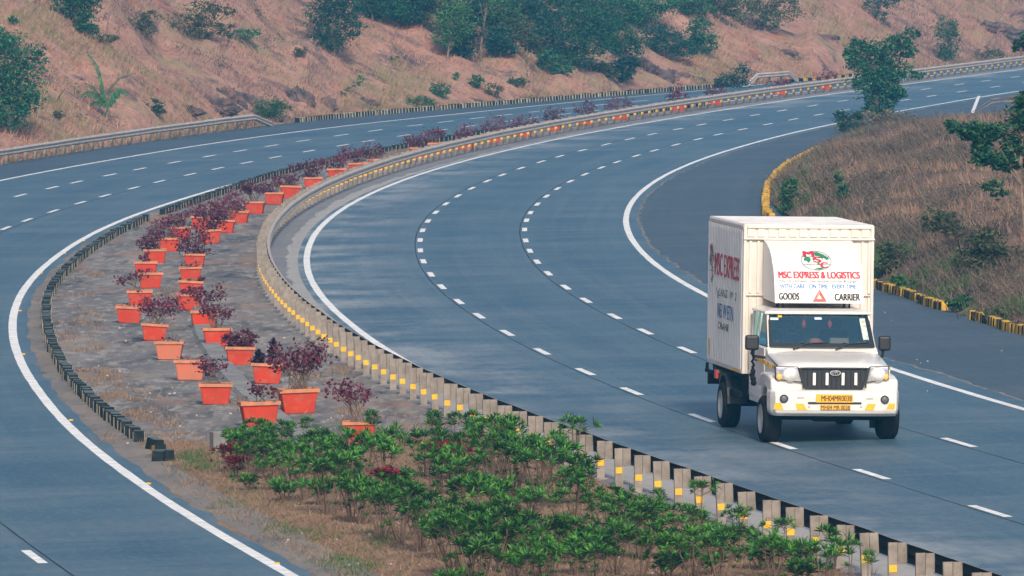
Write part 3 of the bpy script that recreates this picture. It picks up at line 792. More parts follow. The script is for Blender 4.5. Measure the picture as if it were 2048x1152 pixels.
bl = block('b', 0.50, 0.25, 0.24, M['kerb_black'], M['kerb_top'], M['kerb_black'])
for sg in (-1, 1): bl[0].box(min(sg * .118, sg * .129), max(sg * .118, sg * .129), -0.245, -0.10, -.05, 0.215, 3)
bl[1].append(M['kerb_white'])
cr = block('c', 0.34, 0.19, 0.185, M['kerb_white'], M['kerb_white'], M['kerb_white'])
ss = []
s = sA
while s < sB + 20: ss.append(s); s += 1.0
gap = [aK2[np.argmin(((K2c - P(*q)) ** 2).sum(1))] for q in ((290, 442), (306, 432))]
kerb_run([bl], 'kerb_block', K2c, ss, 'black kerb blocks along the planted side of the median',
         ['black painted concrete block of the zigzag kerb between left carriageway and orange planters'],
         skip=lambda s, i: gap[0] < s < gap[1])
# the four loose blocks at the near end of that kerb
for (px, py, rz, tl, lab) in ((309, 898, 0.5, 0.12, 'leaning black kerb block just past the end of the black kerb'), (319, 911, 0.25, -0.1, 'black kerb block with yellow edges, standing askew behind the last two'),
                              (318, 914 + 8, -0.1, 0.05, 'mossy topped loose kerb block lying in the grass beside the last one'), (335, 921, 0.15, 0.0, 'grey-blue topped last kerb block nearest the foreground grass')):
    b, ms = block('x', 0.36, 0.27, 0.22, M['kerb_black'], M['kerb_top'], M['kerb_yellow'] if 'yellow' in lab else M['kerb_black'])
    o = b.build('loose_kerb_block', ms, None, bevel=0.02, seg=1)
    w = P(px, py); o.location = (w[0], w[1], gz(w[0])); o.rotation_euler = (tl, tl * .6, rz)
    tag(o, lab, 'kerb block')
# far kerb at the foot of the hill
aK = arclen(KC)
def sk(px, py): return aK[np.argmin(((KC - P(px, py)) ** 2).sum(1))]
fb = block('b', 0.25, 0.2, 0.25, M['kerb_black'], M['kerb_black'], M['kerb_black'], 0.01)
fw = block('c', 0.17, 0.2, 0.25, M['kerb_white'], M['kerb_white'], M['kerb_white'], 0.01)
ss = np.arange(sk(552, 246) + 0.6, sk(1490, 171), 0.215).tolist() 
kerb_run([fb, fw], 'roadside_kerb_block', KC, ss, 'black and white kerb blocks at the foot of the hill',
         ['black block of the striped kerb at the foot of the pink hill', 'white block of the striped kerb at the foot of the pink hill'], limit=300)
ss = np.arange(sk(1580, 165), sk(1686, 158.5) + 12, 0.8).tolist()
fy = block('c', 0.42, 0.2, 0.20, M['kerb_yellow'], M['kerb_white'], M['kerb_yellow'], 0.01)
fb2 = block('b', 0.38, 0.2, 0.20, M['kerb_black'], M['kerb_black'], M['kerb_black'], 0.01)
kerb_run([fy, fb2], 'distant_kerb_block', KC, ss, 'yellow and black kerb blocks far off behind the hero tree',
         ['yellow block of the far kerb beyond the short guardrail', 'black block of the far kerb beyond the short guardrail'])
# yellow and black kerb at the foot of the mound
aY = arclen(KERB)
def sy(px, py): return aY[np.argmin(((KERB - P(px, py)) ** 2).sum(1))]
yb = block('y', 0.21, 0.19, 0.235, M['kerb_yellow'], M['kerb_yellow'], M['kerb_yellow'], 0.012)
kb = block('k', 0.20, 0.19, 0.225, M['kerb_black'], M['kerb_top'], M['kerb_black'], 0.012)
for a, b, nm in ((sy(2180, 712), sy(1943, 639), 'n'), (sy(1889, 620), sy(1690, 551), 'f')):
    ss = np.arange(a, b, 0.21).tolist()
    kerb_run([yb, kb], 'mound_kerb_block', KERB, ss, 'yellow and black kerb blocks at the foot of the mound',
             ['yellow block of the striped kerb at the foot of the right-hand mound', 'black block of the striped kerb at the foot of the right-hand mound'], limit=140)
yl = block('y', 0.96, 0.24, 0.34, M['kerb_yellow'], M['kerb_yellow'], M['kerb_yellow'], 0.03)
ss = np.arange(sy(1640, 530), sy(1640, 306), 1.0).tolist()
kerb_run([yl], 'long_kerb_block', KERB, ss, 'long yellow kerb blocks rounding the mound above the lorry',
         ['long yellow kerb block rounding the nose of the mound above the lorry roof'])
# road studs
for k, (px, py) in enumerate(((167, 482), (129, 507), (82, 547), (40, 622), (47, 709), (142, 841), (297, 968), (554, 1128))):
    b = MB().box(-0.055, 0.055, -0.09, 0.09, 0, 0.022, 0, 0.02, 0.03)
    if k == 0: stud = o = b.build('road_stud', M['yellow'])
    else: o = stud.copy(); COL.objects.link(o)
    w = P(px, py); o.location = (w[0], w[1], gz(w[0]) + 0.004)
    tag(o, 'small yellow reflective stud beside the curved white edge line of the left carriageway', 'road stud', 'yellow studs beside the left edge line')

# concrete drain edge down the middle of the median
led = smooth([P(*q) for q in [(405, 600), (402, 640), (408, 672), (425, 700), (452, 742), (492, 785), (545, 832), (596, 872), (640, 905)]], 2.0, 0.5)
n = normals(led); mb = MB(); vs = []
for (x, y), (a, b) in zip(led, n):
    for d, z in ((0.26, 0.0), (0.22, 0.10), (-0.22, 0.09), (-0.3, -0.02)): vs.append((x + a * d, y + b * d, gz(x) + z))
N = len(led)
mb.add(vs, [(4 * i + k, 4 * i + 4 + k, 4 * i + 5 + k, 4 * i + 1 + k) for i in range(N - 1) for k in range(3)] + [(0, 1, 2, 3), (4 * N - 1, 4 * N - 2, 4 * N - 3, 4 * N - 4)])
tag(mb.build('concrete_drain_edge', M['concrete']), 'low grey concrete drain edge running between the two rows of orange planters', 'drain edge')
w = P(438, 901)
o = MB().box(-0.16, 0.16, -0.16, 0.16, -0.05, 0.40).build('concrete_block', M['concrete'], None, bevel=0.02, seg=1); o.location = (w[0], w[1], gz(w[0])); o.rotation_euler = (0, 0, 0.3)
tag(o, 'pale grey concrete marker block half hidden at the left end of the green shrubs', 'concrete block')

# ------------------------------------------------------------------ foliage builders
def unit(n):
    v = rng.normal(size=(n, 3)); return v / np.linalg.norm(v, axis=1)[:, None]
def leaf_quads(c, size, up=0.3, aspect=0.55, droop=0.0):
    """flat diamond leaves at centres c"""
    n = len(c); size = np.broadcast_to(size, n)[:, None] * rng.uniform(0.7, 1.3, (n, 1))
    a = unit(n); a[:, 2] = a[:, 2] * (1 - up) - droop; a /= np.linalg.norm(a, axis=1)[:, None]
    b = np.cross(a, unit(n)); b[:, 2] *= (1 - up); b /= np.linalg.norm(b, axis=1)[:, None]
    V = np.stack([c - a * size / 2, c + b * size * aspect / 2, c + a * size / 2, c - b * size * aspect / 2], 1).reshape(-1, 3)
    return V, np.arange(4 * n).reshape(n, 4)
def clumps(blobs, nleaf, clump=0.22, leaves_per=28, flat=0.65):
    """leaf centres gathered in clumps on and in ellipsoids (x, y, z, rx, ry, rz)"""
    vol = np.array([b[3] * b[4] * b[5] for b in blobs]) ** 0.7; vol /= vol.sum()
    out = []
    for b, w in zip(blobs, vol):
        k = max(3, int(nleaf * w / leaves_per))
        u = unit(k) * (rng.uniform(0.2, 1.0, (k, 1)) ** 0.5) * np.where(rng.random((k, 1)) < .15, 1.28, 1.0)
        cc = np.array(b[:3]) + u * np.array(b[3:6])
        sz = clump * min(b[3], b[5]) * rng.uniform(0.6, 1.6, k)
        m = int(leaves_per)
        p = cc[:, None, :] + rng.normal(size=(k, m, 3)) * sz[:, None, None] * np.array([1, 1, flat]) * 0.8
        out.append(p.reshape(-1, 3))
    return np.concatenate(out)

# ------------------------------------------------------------------ planters
def make_planter(px, py, style, rz, label, faded=False, scale=1.0, wide=0.72):
    w = P(px, py)
    i = ((BC - w) ** 2).sum(1).argmin(); o_ = ((w - BC[i]) * BN[i]).sum()
    if o_ < oR[i] + .45: w = BC[i] + BN[i] * (oR[i] + .45)
    root = empty('planter', (w[0], w[1], gz(w[0])), rz)
    root.rotation_euler = (rng.normal(0, .025), rng.normal(0, .03), rz)
    tag(root, label, 'planter', 'orange planters down the median')
    wx, wy, h = wide * scale / 2, 0.23 * scale, 0.44 * scale
    b = MB(); t = 0.075 * scale
    b.hexa([(-wx + t, -wy + t * .7, 0), (wx - t, -wy + t * .7, 0), (wx - t, wy - t * .7, 0), (-wx + t, wy - t * .7, 0), (-wx, -wy, h), (wx, -wy, h), (wx, wy, h), (-wx, wy, h)])
    b.box(-wx + t * 1.3, wx - t * 1.3, -wy + t, wy - t, -0.03, 0.0)
    pot = b.build('pot', M['pot_faded' if faded else 'pot'], root, bevel=0.015 * scale, seg=1)
    r = MB(); e = 0.03 * scale; z0, z1 = h - 0.035 * scale, h + 0.035 * scale; q = 0.035 * scale
    for (x0, x1, y0, y1) in ((-wx - e, wx + e, -wy - e, -wy + q), (-wx - e, wx + e, wy - q, wy + e), (-wx - e, -wx + q, -wy + q, wy - q), (wx - q, wx + e, -wy + q, wy - q)): r.box(x0, x1, y0, y1, z0, z1)
    r.build('rim', M['pot_rim'], root)
    MB().box(-wx + q, wx - q, -wy + q, wy - q, h - 0.05, h + 0.012).build('soil', M['soil'], root)
    kind, n, rx, rh, lean = style
    n = int(n * 1.45)
    if kind == 'none' : return root
    st = MB(); C = []
    if kind == 'dense':
        for i in range(9):
            a = rng.uniform(-1, 1, 2) * (rx * .7, 0.2)
            st.tube([(a[0] * .4, a[1] * .5, h), (a[0] * .8, a[1], h + rh * .4), (a[0] + lean, a[1] * 1.4, h + rh * .75)], [0.014, 0.010, 0.006], 4)
        C = clumps([(lean, 0, h + rh * .52, rx, 0.34, rh * .5), (lean - rx * .45, -.05, h + rh * .35, rx * .6, 0.3, rh * .4), (lean + rx * .45, -.05, h + rh * .4, rx * .6, .3, rh * .42)], n, 0.3, 12)
    elif kind == 'sparse':
        k = max(3, n // 26)
        for i in range(k):
            a = rng.uniform(-1, 1) * rx; y1 = rng.uniform(-.25, .25); top = h + rh * rng.uniform(.55, 1)
            x0 = rng.uniform(-.5, .5) * wx
            p = [(x0, 0, h), (x0 + (a - x0) * .35 + lean * .2, y1 * .4, h + (top - h) * .45), (a + lean * .8, y1, top)]
            st.tube(p, [0.012, 0.009, 0.004], 4)
            m = n // k
            f = rng.uniform(0.5, 1.05, m) ** 0.8
            pp = np.array(p); mid = pp[1][None] * (1 - f)[:, None] + pp[2][None] * f[:, None]
            C.append(mid + rng.normal(size=(m, 3)) * np.array([.10, .10, .07]))
            q2 = np.array(p[1]) + np.array([rng.normal(0, .18), rng.normal(0, .1), .16 + rng.uniform(0, .1)])
            st.tube([p[1], q2], [0.008, 0.004], 4)
            C.append(q2 + rng.normal(size=(m // 3, 3)) * .07)
        C = np.concatenate(C)
    elif kind == 'twig':
        for i in range(7):
            a = rng.uniform(-1, 1) * rx
            st.tube([(a * .5, 0, h), (a * .8, rng.uniform(-.1, .1), h + rh * .5), (a * 1.1 + lean, rng.uniform(-.2, .2), h + rh * rng.uniform(.6, 1))], [0.010, 0.007, 0.004], 4)
        C = np.array([0, 0, h + .06]) + rng.normal(size=(max(n, 6), 3)) * (rx * .6, .1, .05)
    elif kind == 'upright':
        for x0, hh in ((-wx * .62, rh * .55), (wx * .3, rh)):
            st.tube([(x0, 0, h), (x0 + .02, 0, h + hh)], [0.016, 0.008], 4)
            z = rng.uniform(0.1, 1, n // 2)
            C.append(np.c_[x0 + rng.normal(size=n // 2) * .12 * (1.1 - z), rng.normal(size=n // 2) * .12 * (1.1 - z), h + z * hh])
        C = np.concatenate(C)
    if st.v: st.build('stems', M['stem'], root)
    V, Fc = leaf_quads(C, 0.088 if kind != 'upright' else 0.10, 0.25, 0.75)
    np_obj('leaves', V, Fc, M['purple_dark'] if kind == 'upright' else M['purple'], root)
    return root
D, SP, TW, UP = 'dense', 'sparse', 'twig', 'upright'
PLANTERS = [
 # left row, near to far
 (519, 852, (SP, 60, .30, .35, .12), 0.18, 'clean orange planter with a small ragged purple plant, touching the left end of the shrubs', 0, 1.12),
 (431, 808, (SP, 110, .38, .62, .02), 0.05, 'orange planter with a pale scratched front, holding a thin purple plant and dry grass', 0, 1.0),
 (380, 760, (TW, 10, .30, .12, 0), 0.03, 'faded pinkish planter with leaf shadows and nothing tall growing in it', 1, 1.0),
 (339, 719, (TW, 14, .30, .40, -.05), -0.05, 'faded planter with a torn, creased front and only dry twigs', 1, 0.95),
 (308, 681, (SP, 260, .62, .78, .12), 0.03, 'orange planter under a wide scattered purple plant leaning right, fifth in the kerb-side row', 0, 0.92),
 (258, 645, (TW, 8, .2, .14, 0), 0.03, 'orange planter standing farthest toward the black kerb, almost bare, its front stained', 0, 0.97),
 (280, 612, (SP, 90, .55, .55, -.28), 0.03, 'dull red planter with a thin purple plant hanging out to its left', 0, 0.95),
 (301, 576, (TW, 24, .28, .18, 0), 0.05, 'orange planter with a few dark leaves stuck to the middle of its front', 0, 0.97),
 (292, 552, (D, 70, .22, .26, -.02), 0.0, 'orange planter with a low dark purple tuft, half hidden by the planter before it', 0, 0.95),
 (311, 526, (D, 300, .42, .62, -.14), 0.0, 'orange planter with a full purple bush over its left end, tenth in the kerb-side row', 0, 0.95),
 (338, 503, (D, 330, .48, .62, -.22), -0.02, 'orange planter half covered by a purple bush spreading left, eleventh in the kerb-side row', 0, 0.97),
 (362, 480, (D, 260, .42, .62, -.2), -0.05, 'orange planter with a loose purple bush, twelfth in the kerb-side row', 0, 0.95),
 (402, 458, (D, 220, .42, .52, -.25), -0.05, 'orange planter mostly behind the big dark bush, last one seen in the kerb-side row', 0, 0.95),
 # right row, near to far
 (720, 884, (SP, 150, .62, 1.0, -.05), 0.0, 'orange planter with grass and two tall thin purple stems, right behind the green shrubs', 0, 0.92),
 (596, 826, (SP, 420, .70, 1.12, .08), 0.22, 'large weathered orange planter with a hole in its front and a wide airy purple plant', 0, 1.15),
 (534, 767, (UP, 230, .3, .62, 0), 0.02, 'orange planter overgrown by dry grass with two dark upright purple plants', 0, 1.0),
 (479, 729, (D, 420, .42, .46, 0), 0.08, 'bright orange planter with a thick low cushion of purple leaves', 0, 0.95),
 (434, 692, (SP, 150, .52, .66, .2), 0.08, 'orange planter on the drain edge with thin purple stems to its right', 0, 0.98),
 (408, 655, (SP, 150, .50, .72, .22), 0.08, 'vivid orange planter with ragged leaves lying across its front', 0, 0.97),
 (379, 619, (D, 130, .36, .22, .12), 0.02, 'orange planter with a streaked front, a low purple fringe along its right end', 0, 0.95),
 (381, 592, (D, 110, .38, .16, .05), 0.0, 'orange planter squeezed between two others, only a strip of its front showing', 0, 0.95),
 (382, 561, (TW, 30, .30, .10, 0), 0.0, 'orange planter with two dark leaf rosettes stuck on its front', 0, 0.9),
 (389, 534, (D, 460, .52, .92, -.02), -0.03, 'orange planter under the tall round purple bush with a greyish crown', 0, 0.9),
 (421, 487, (D, 560, .58, .95, .1), 0.05, 'clean orange planter in front of the biggest dark purple bush, seen whole', 0, 1.02),
 (449, 466, (D, 320, .5, .85, -.12), -0.05, 'orange planter peeping out right of the biggest purple bush', 0, 0.95),
 (478, 446, (D, 330, .5, .78, -.22), -0.1, 'orange planter whose narrow right end shows under a purple bush, thirteenth in the rail-side row', 0, 0.95),
 (510, 428, (SP, 260, .5, .70, -.05), -0.12, 'orange planter with pale stems and a loose purple plant, near the guardrail bend', 0, 0.98),
 (549, 409, (D, 240, .45, .60, -.22), -0.12, 'orange planter with purple leaves tumbling over its left corner, beyond the guardrail bend', 0, 0.98),
 (580, 396, (D, 260, .48, .55, -.2), 0.1, 'wide orange planter with a white-edged rim, plant behind it', 0, 1.08),
 (626, 378, (D, 380, .60, .78, -.25), 0.05, 'orange planter cut off below by the guardrail, with a broad dark bush on its left', 0, 1.0),
 (676, 362, (D, 330, .62, .62, -.3), -0.1, 'orange planter showing a long low strip above the rail, under banked purple bushes', 0, 1.1),
 (718, 350, (D, 360, .65, .74, -.3), -0.1, 'orange planter seen as a thin strip above the rail, amid the banked purple bushes', 0, 1.1),
 (754, 340, (D, 330, .60, .76, -.25), -0.1, 'orange planter at the far end of the bank of purple bushes, before the bare gap', 0, 1.0),
 (836, 316, (D, 420, .62, .60, -.12), -0.1, 'planter with a speckled purple bush just past the bare sandy gap of the median', 0, 1.0),
 (874, 306, (SP, 200, .5, .66, -.05), -0.1, 'planter with a thin greyish purple bush, between two full ones behind the rail', 0, 1.0),
]
for (px, py, st, rz, lab, fd, sc) in PLANTERS: make_planter(px, py, st, rz, lab, bool(fd), sc)
FARP = [(932, 300, .62, .62, 'low wide'), (988, 286, .66, .72, 'full rounded'), (1049, 274, .68, .50, 'flat spreading'), (1108, 262, .68, .72, 'dome-shaped'), (1173, 249, .58, .62, 'small pointed'),
        (1241, 240, .72, .66, 'large rounded'), (1357, 222, .68, .5, 'shallow'), (1432, 210, .70, .52, 'wide shallow'), (1561, 190, .8, .35, 'low flat'), (1652, 180, .75, .62, 'two-humped')]
for k, (px, py, rx, rh, w_) in enumerate(FARP):
    r = make_planter(px, py, (D, 330, rx, rh + .12, 0.0), -0.15, '', False, 1.0)
    r['label'] = w_ + ' purple bush in a planter behind the guardrail, number %s beyond the sandy gap' % ['three', 'four', 'five', 'six', 'seven', 'eight', 'nine', 'ten', 'eleven', 'twelve'][k]
    if k == 6:
        C = clumps([(0.02, 0, 1.15, .16, .14, .42)], 120, .4, 12)
        V, Fc = leaf_quads(C, .11, .25, .7); np_obj('leaves', V, Fc, M['purple'], r)
        r['label'] = 'purple bush with one tall pointed spire, in a planter behind the guardrail'

# ------------------------------------------------------------------ green shrubs of the foreground bed
def rosette(c, axis, n, L, w):
    """strap leaves fanning out of a stem tip; each is a folded kite of two triangles"""
    ax = Vector(axis).normalized(); a = ax.orthogonal().normalized(); b = ax.cross(a)
    V, T = [], []
    for i in range(n):
        f = rng.uniform(0, 1); th = i * 2.399 + rng.uniform(-.3, .3)
        el = math.radians(10 + 62 * (i / n)) + rng.uniform(-.1, .1)         # inner leaves stand, outer ones spread
        out = (a * math.cos(th) + b * math.sin(th))
        d = ax * math.cos(el) + out * math.sin(el)
        side = ax.cross(out); up = d.cross(side)
        l = L * rng.uniform(.75, 1.15) * (0.65 + 0.35 * i / n)
        p0 = Vector(c) + d * l * .06; mid = Vector(c) + d * l * .55 + up * l * .03; tip = Vector(c) + d * l - ax * l * .10 * (i / n)
        k = len(V); V += [p0, mid + side * w * .5 + up * w * .12, tip, mid - side * w * .5 + up * w * .12]
        T += [(k, k + 1, k + 2), (k, k + 2, k + 3)]
    return V, T
def make_shrub(hh, spread, nstem, low, red=False):
    root = empty('green_shrub')
    st = MB(); V, T, MI = [], [], []
    def put(c, ax, n, L, w):
        v, t = rosette(c, ax, n, L, w); k = len(V); V.extend(v); T.extend([tuple(i + k for i in q) for q in t])
        y = int(n * rng.choice([0, .25, .4, .5])); MI.extend([1 if i // 2 < y else 0 for i in range(len(t))])
    for i in range(nstem):
        a = 2 * math.pi * i / nstem + rng.uniform(-.5, .5); r = spread * rng.uniform(.25, 1) ** .7
        top = Vector((math.cos(a) * r, math.sin(a) * r, hh * rng.uniform(.68, 1.0)))
        b0 = Vector((math.cos(a) * .05, math.sin(a) * .05, -.03)); m = b0.lerp(top, .5) + Vector((0, 0, .05))
        st.tube([b0, m, top], [.015, .011, .007], 4)
        put(top, (top - m) + Vector((0, 0, .25)), 19, rng.uniform(.20, .27), .034)
        for j in range(rng.integers(2, 5)):
            f = rng.uniform(.55, .9); q = m.lerp(top, f); e = q + Vector((rng.normal(0, .14), rng.normal(0, .14), rng.uniform(.06, .17)))
            st.tube([q, e], [.007, .005], 4)
            put(e, (e - q) + Vector((0, 0, .12)), 15, rng.uniform(.16, .23), .031)
        if rng.random() < low:
            q = b0.lerp(top, rng.uniform(.25, .5)); e = q + Vector((rng.normal(0, .16), rng.normal(0, .16), .1))
            st.tube([q, e], [.006, .004], 4); put(e, (0, 0, 1), 12, .13, .032)
    # bare dead shoots round the foot
    for i in range(5):
        a = rng.uniform(0, 6.3); st.tube([(0, 0, 0), (math.cos(a) * .16, math.sin(a) * .16, hh * rng.uniform(.3, .6))], [.007, .003], 3)
    st.build('stems', M['stem'], root)
    np_obj('leaves', [tuple(v) for v in V], T, [M['redleaf'] if red else M['green'], M['redleaf'] if red else M['green_young']], root, midx=MI)
    return root
rng = np.random.default_rng(21)
PROTO = {'tall': [make_shrub(h, s, n, .5) for h, s, n in ((1.0, .46, 9), (.92, .42, 8), (1.08, .48, 10), (.85, .46, 9))],
         'mid': [make_shrub(h, s, n, .7) for h, s, n in ((.62, .34, 6), (.70, .30, 5), (.55, .38, 7))],
         'sprig': [make_shrub(h, s, n, .2) for h, s, n in ((.95, .16, 3), (.75, .12, 2), (.60, .16, 3))],
         'small': [make_shrub(h, s, n, .9) for h, s, n in ((.34, .22, 4), (.28, .26, 5))],
         'red': [make_shrub(.5, .28, 6, .9, True)]}
SLAB = {'tall': ('tall leafy green shrub with bare brown stems in the soil bed of the median foreground', 'tall green shrubs in the median bed'),
        'mid': ('knee-high bushy green shrub among the taller ones of the median bed', 'knee-high green shrubs in the median bed'),
        'sprig': ('thin green sprig with few leaf rosettes on long bare stems in the median bed', 'thin sprigs in the median bed'),
        'small': ('small low green tuft of leaves on the reddish soil of the median bed', 'low green tufts in the median bed'),
        'red': ('dark red leafed plant between the green shrubs of the median bed', 'red leafed plants in the median bed')}
used = {}
def shrub(kind, px, py, sc=1.0):
    if kind in ('tall', 'mid') and px > 620 and rng.random() < .16: kind = 'small'
    if px < 720 and py < 1000: sc *= .80; py += 16                        # the left end of the planting is lower
    i = int(rng.integers(len(PROTO[kind]))); p = PROTO[kind][i]
    o = p if (kind, i) not in used else copy_tree(p)
    used[(kind, i)] = 1
    w = P(px, py); o.location = (w[0], w[1], gz(w[0])); o.rotation_euler = (0, 0, rng.uniform(0, 6.3)); o.scale = (sc,) * 3
    lab, grp = SLAB[kind]; tag(o, lab, 'shrub', grp)
    return o
# rows of the planting, by foot position
for px, py, s in ((487, 925, .95), (520, 932, 1.0), (552, 945, 1.0), (470, 915, .8), (585, 960, 1.05), (515, 905, .9), (560, 915, .95), (600, 935, .95), (640, 950, .95), (610, 985, .9), (500, 945, .8), (545, 965, .85), (660, 972, .9),
                  (655, 1030, 1.05), (690, 1015, 1.05), (725, 1048, .95), (765, 1075, .95), (800, 1090, .95), (705, 1045, .8), (842, 1105, .95), (880, 1120, .85),
                  (935, 1165, 1.1), (980, 1185, 1.15), (1030, 1175, 1.1), (1060, 1205, 1.0), (905, 1150, 1.0), (900, 1200, 1.1), (960, 1215, 1.1),
                  (975, 935, .95), (1005, 950, 1.0), (1040, 960, .95), (985, 975, 1.0), (1030, 990, 1.0), (1075, 1000, .95), (1110, 1015, 1.05), (1130, 990, .95), (1090, 970, .95), (1165, 1010, .9), (1060, 1020, .9), (1150, 1040, .9),
                  (1215, 1065, .85), (1260, 1080, .85), (1300, 1100, .8), (1235, 1090, .85), (1280, 1120, .85), (1370, 1120, .8),
                  (900, 940, .85), (870, 985, .9), (925, 990, .9), (1420, 1150, .85), (1440, 1175, .85)):
    shrub('tall', px, py, s)
for px, py, s in ((690, 930, 1.1), (735, 945, 1.1), (770, 960, 1.1), (800, 985, 1.0), (850, 955, 1.1), (890, 1015, 1.1), (935, 1030, 1.1), (975, 1040, 1.1), (1000, 1075, 1.0), (1045, 1085, 1.0),
                  (1130, 1120, 1.0), (1180, 1105, 1.0), (1235, 1150, 1.1), (1280, 1165, 1.15), (1330, 1160, 1.1), (1390, 1165, 1.1), (1150, 1150, .9), (1190, 1165, 1.0), (1100, 1160, .9), (1550, 1160, 1.0), (1600, 1172, 1.0), (1650, 1180, 1.0),
                  (1360, 1140, .9), (1520, 1140, .8), (1480, 1120, .8), (630, 905, 1.1), (665, 915, 1.0), (820, 1045, .9), (870, 1060, .9), (1060, 1130, .9)):
    shrub('mid', px, py, s)
for px, py, s in ((610, 885, 1.0), (745, 905, 1.0), (790, 920, 1.0), (940, 905, 1.0), (1155, 945, 1.05), (1010, 905, .8), (870, 915, 1.1), (1400, 1055, .8), (1560, 1130, .75), (1700, 1165, .8), (1740, 1175, .7),
                  (1120, 1065, .9), (1065, 1045, .9), (905, 900, .9), (1320, 1055, .8), (1475, 1075, .8), (700, 900, .9), (1180, 1075, .8), (1015, 1110, .8), (1660, 1155, 1.0)):
    shrub('sprig', px, py, s)
for px, py, s in ((570, 1003, 1.0), (500, 965, .9), (1115, 1090, 1.0), (1145, 1105, 1.0), (1085, 1110, 1.0), (960, 1095, 1.0), (1010, 1140, 1.2), (1070, 1150, 1.0), (1220, 1120, 1.1), (1160, 1130, 1.0), (845, 1070, 1.0), (990, 1010, 1.2), (640, 1010, 1.0), (1340, 1120, 1.1), (1440, 1110, 1.1), (1530, 1140, 1.1), (760, 1030, 1.0), (1600, 1145, 1.2), (930, 1075, 1.1)):
    shrub('small', px, py, s)
for px, py, s in ((456, 930, 1.2), (468, 940, .9), (905, 960, 1.2), (920, 968, 1.0), (945, 962, .8), (780, 985, .8), (640, 935, .8), (1030, 1062, .7), (870, 930, .8)):
    shrub('red', px, py, s)

# ------------------------------------------------------------------ grass: blades as thin triangles
def blades(Pxyz, h, w, lean, name, m, label, cat, tilt=(0, 0), seg=False):
    n = len(Pxyz); h = np.broadcast_to(h, n) * rng.uniform(.5, 1.3, n)
    th = rng.uniform(0, 2 * math.pi, n); l = rng.normal(0, lean, (n, 2)) + np.array(tilt)
    d = np.c_[np.cos(th), np.sin(th)] * (np.broadcast_to(w, n) / 2)[:, None]
    b0 = Pxyz.copy(); b1 = Pxyz.copy(); b0[:, :2] += d; b1[:, :2] -= d; b0[:, 2] -= .03; b1[:, 2] -= .03
    tp = Pxyz.copy(); tp[:, :2] += l * h[:, None]; tp[:, 2] += h
    V = np.stack([b0, b1, tp], 1).reshape(-1, 3)
    o = np_obj(name, V, np.arange(3 * n).reshape(n, 3), m)
    tag(o, label, cat, None, 'stuff')
    return o
def scatter(cx, cy, sx, sy, n): return np.c_[rng.normal(cx, sx, n), rng.normal(cy, sy, n)]
# hillside: tufts of dry grass, thinner on the rocky cuts
rng = np.random.default_rng(5)
s = rng.uniform(90, SEND - 150, 19000); t = 0.5 + 17 * rng.random(19000) ** 1.2
tuft = np.c_[np.interp(s, BS, KC[:, 0]) + np.interp(s, BS, BN[:, 0]) * t, np.interp(s, BS, KC[:, 1]) + np.interp(s, BS, BN[:, 1]) * t]
dens = fbm(tuft[:, 0] * .22, tuft[:, 1] * .07, 3) + rng.normal(0, .18, len(tuft))
tuft = tuft[dens > -0.14]
zn = fbm(tuft[:, 0] * .16 + 50, tuft[:, 1] * .045, 4) + rng.normal(0, .08, len(tuft))
for msk, mm, hh, lab in (((zn > -.12) & (zn < .16), 'grass', .30, 'pinkish dry grass covering the hillside behind the road'), (zn >= .16, 'grass_olive', .36, 'olive-yellow dry grass in patches on the hillside'), (zn <= -.12, 'grass_mauve', .26, 'greyish mauve withered grass in patches on the hillside')):
    tf = tuft[msk]; q = np.repeat(tf, 11, 0) + rng.normal(0, .22, (len(tf) * 11, 2)) * np.array([1, 1.4])
    blades(np.c_[q, hill_z(q[:, 0], q[:, 1]) + .01], hh, .050, .45, 'dry_grass', M[mm], lab, 'dry grass', (.35, 0))
# dark low scrub in the folds of the slope
sc_ = tuft[(fbm(tuft[:, 0] * .3 + 7, tuft[:, 1] * .09 + 3, 4) + rng.normal(0, .05, len(tuft))) > .30][:420]
C = np.repeat(np.c_[sc_, hill_z(sc_[:, 0], sc_[:, 1]) + .12], 30, 0) + rng.normal(size=(len(sc_) * 30, 3)) * np.array([.34, .4, .12])
V, Fc = leaf_quads(C, .12, .3, .5)
o = np_obj('hill_scrub', V, Fc, leafmat('scrub_leaf', [(.035, .055, .035), (.075, .06, .055), (.05, .075, .04), (.11, .08, .06)], .9, .1, 0))
tag(o, 'low dark scrub scattered through the dry grass of the hillside', 'scrub', None, 'stuff')
s = rng.uniform(120, SEND - 200, 900); t = .15 + .8 * rng.random(900)
e = np.c_[np.interp(s, BS, KC[:, 0]) + np.interp(s, BS, BN[:, 0]) * t, np.interp(s, BS, KC[:, 1]) + np.interp(s, BS, BN[:, 1]) * t]
q = np.repeat(e, 9, 0) + rng.normal(0, .18, (8100, 2))
blades(np.c_[q, hill_z(q[:, 0], q[:, 1])], .34, .05, .3, 'roadside_grass', M['straw'], 'yellowish grass along the foot of the hill behind kerb and guardrail', 'dry grass')
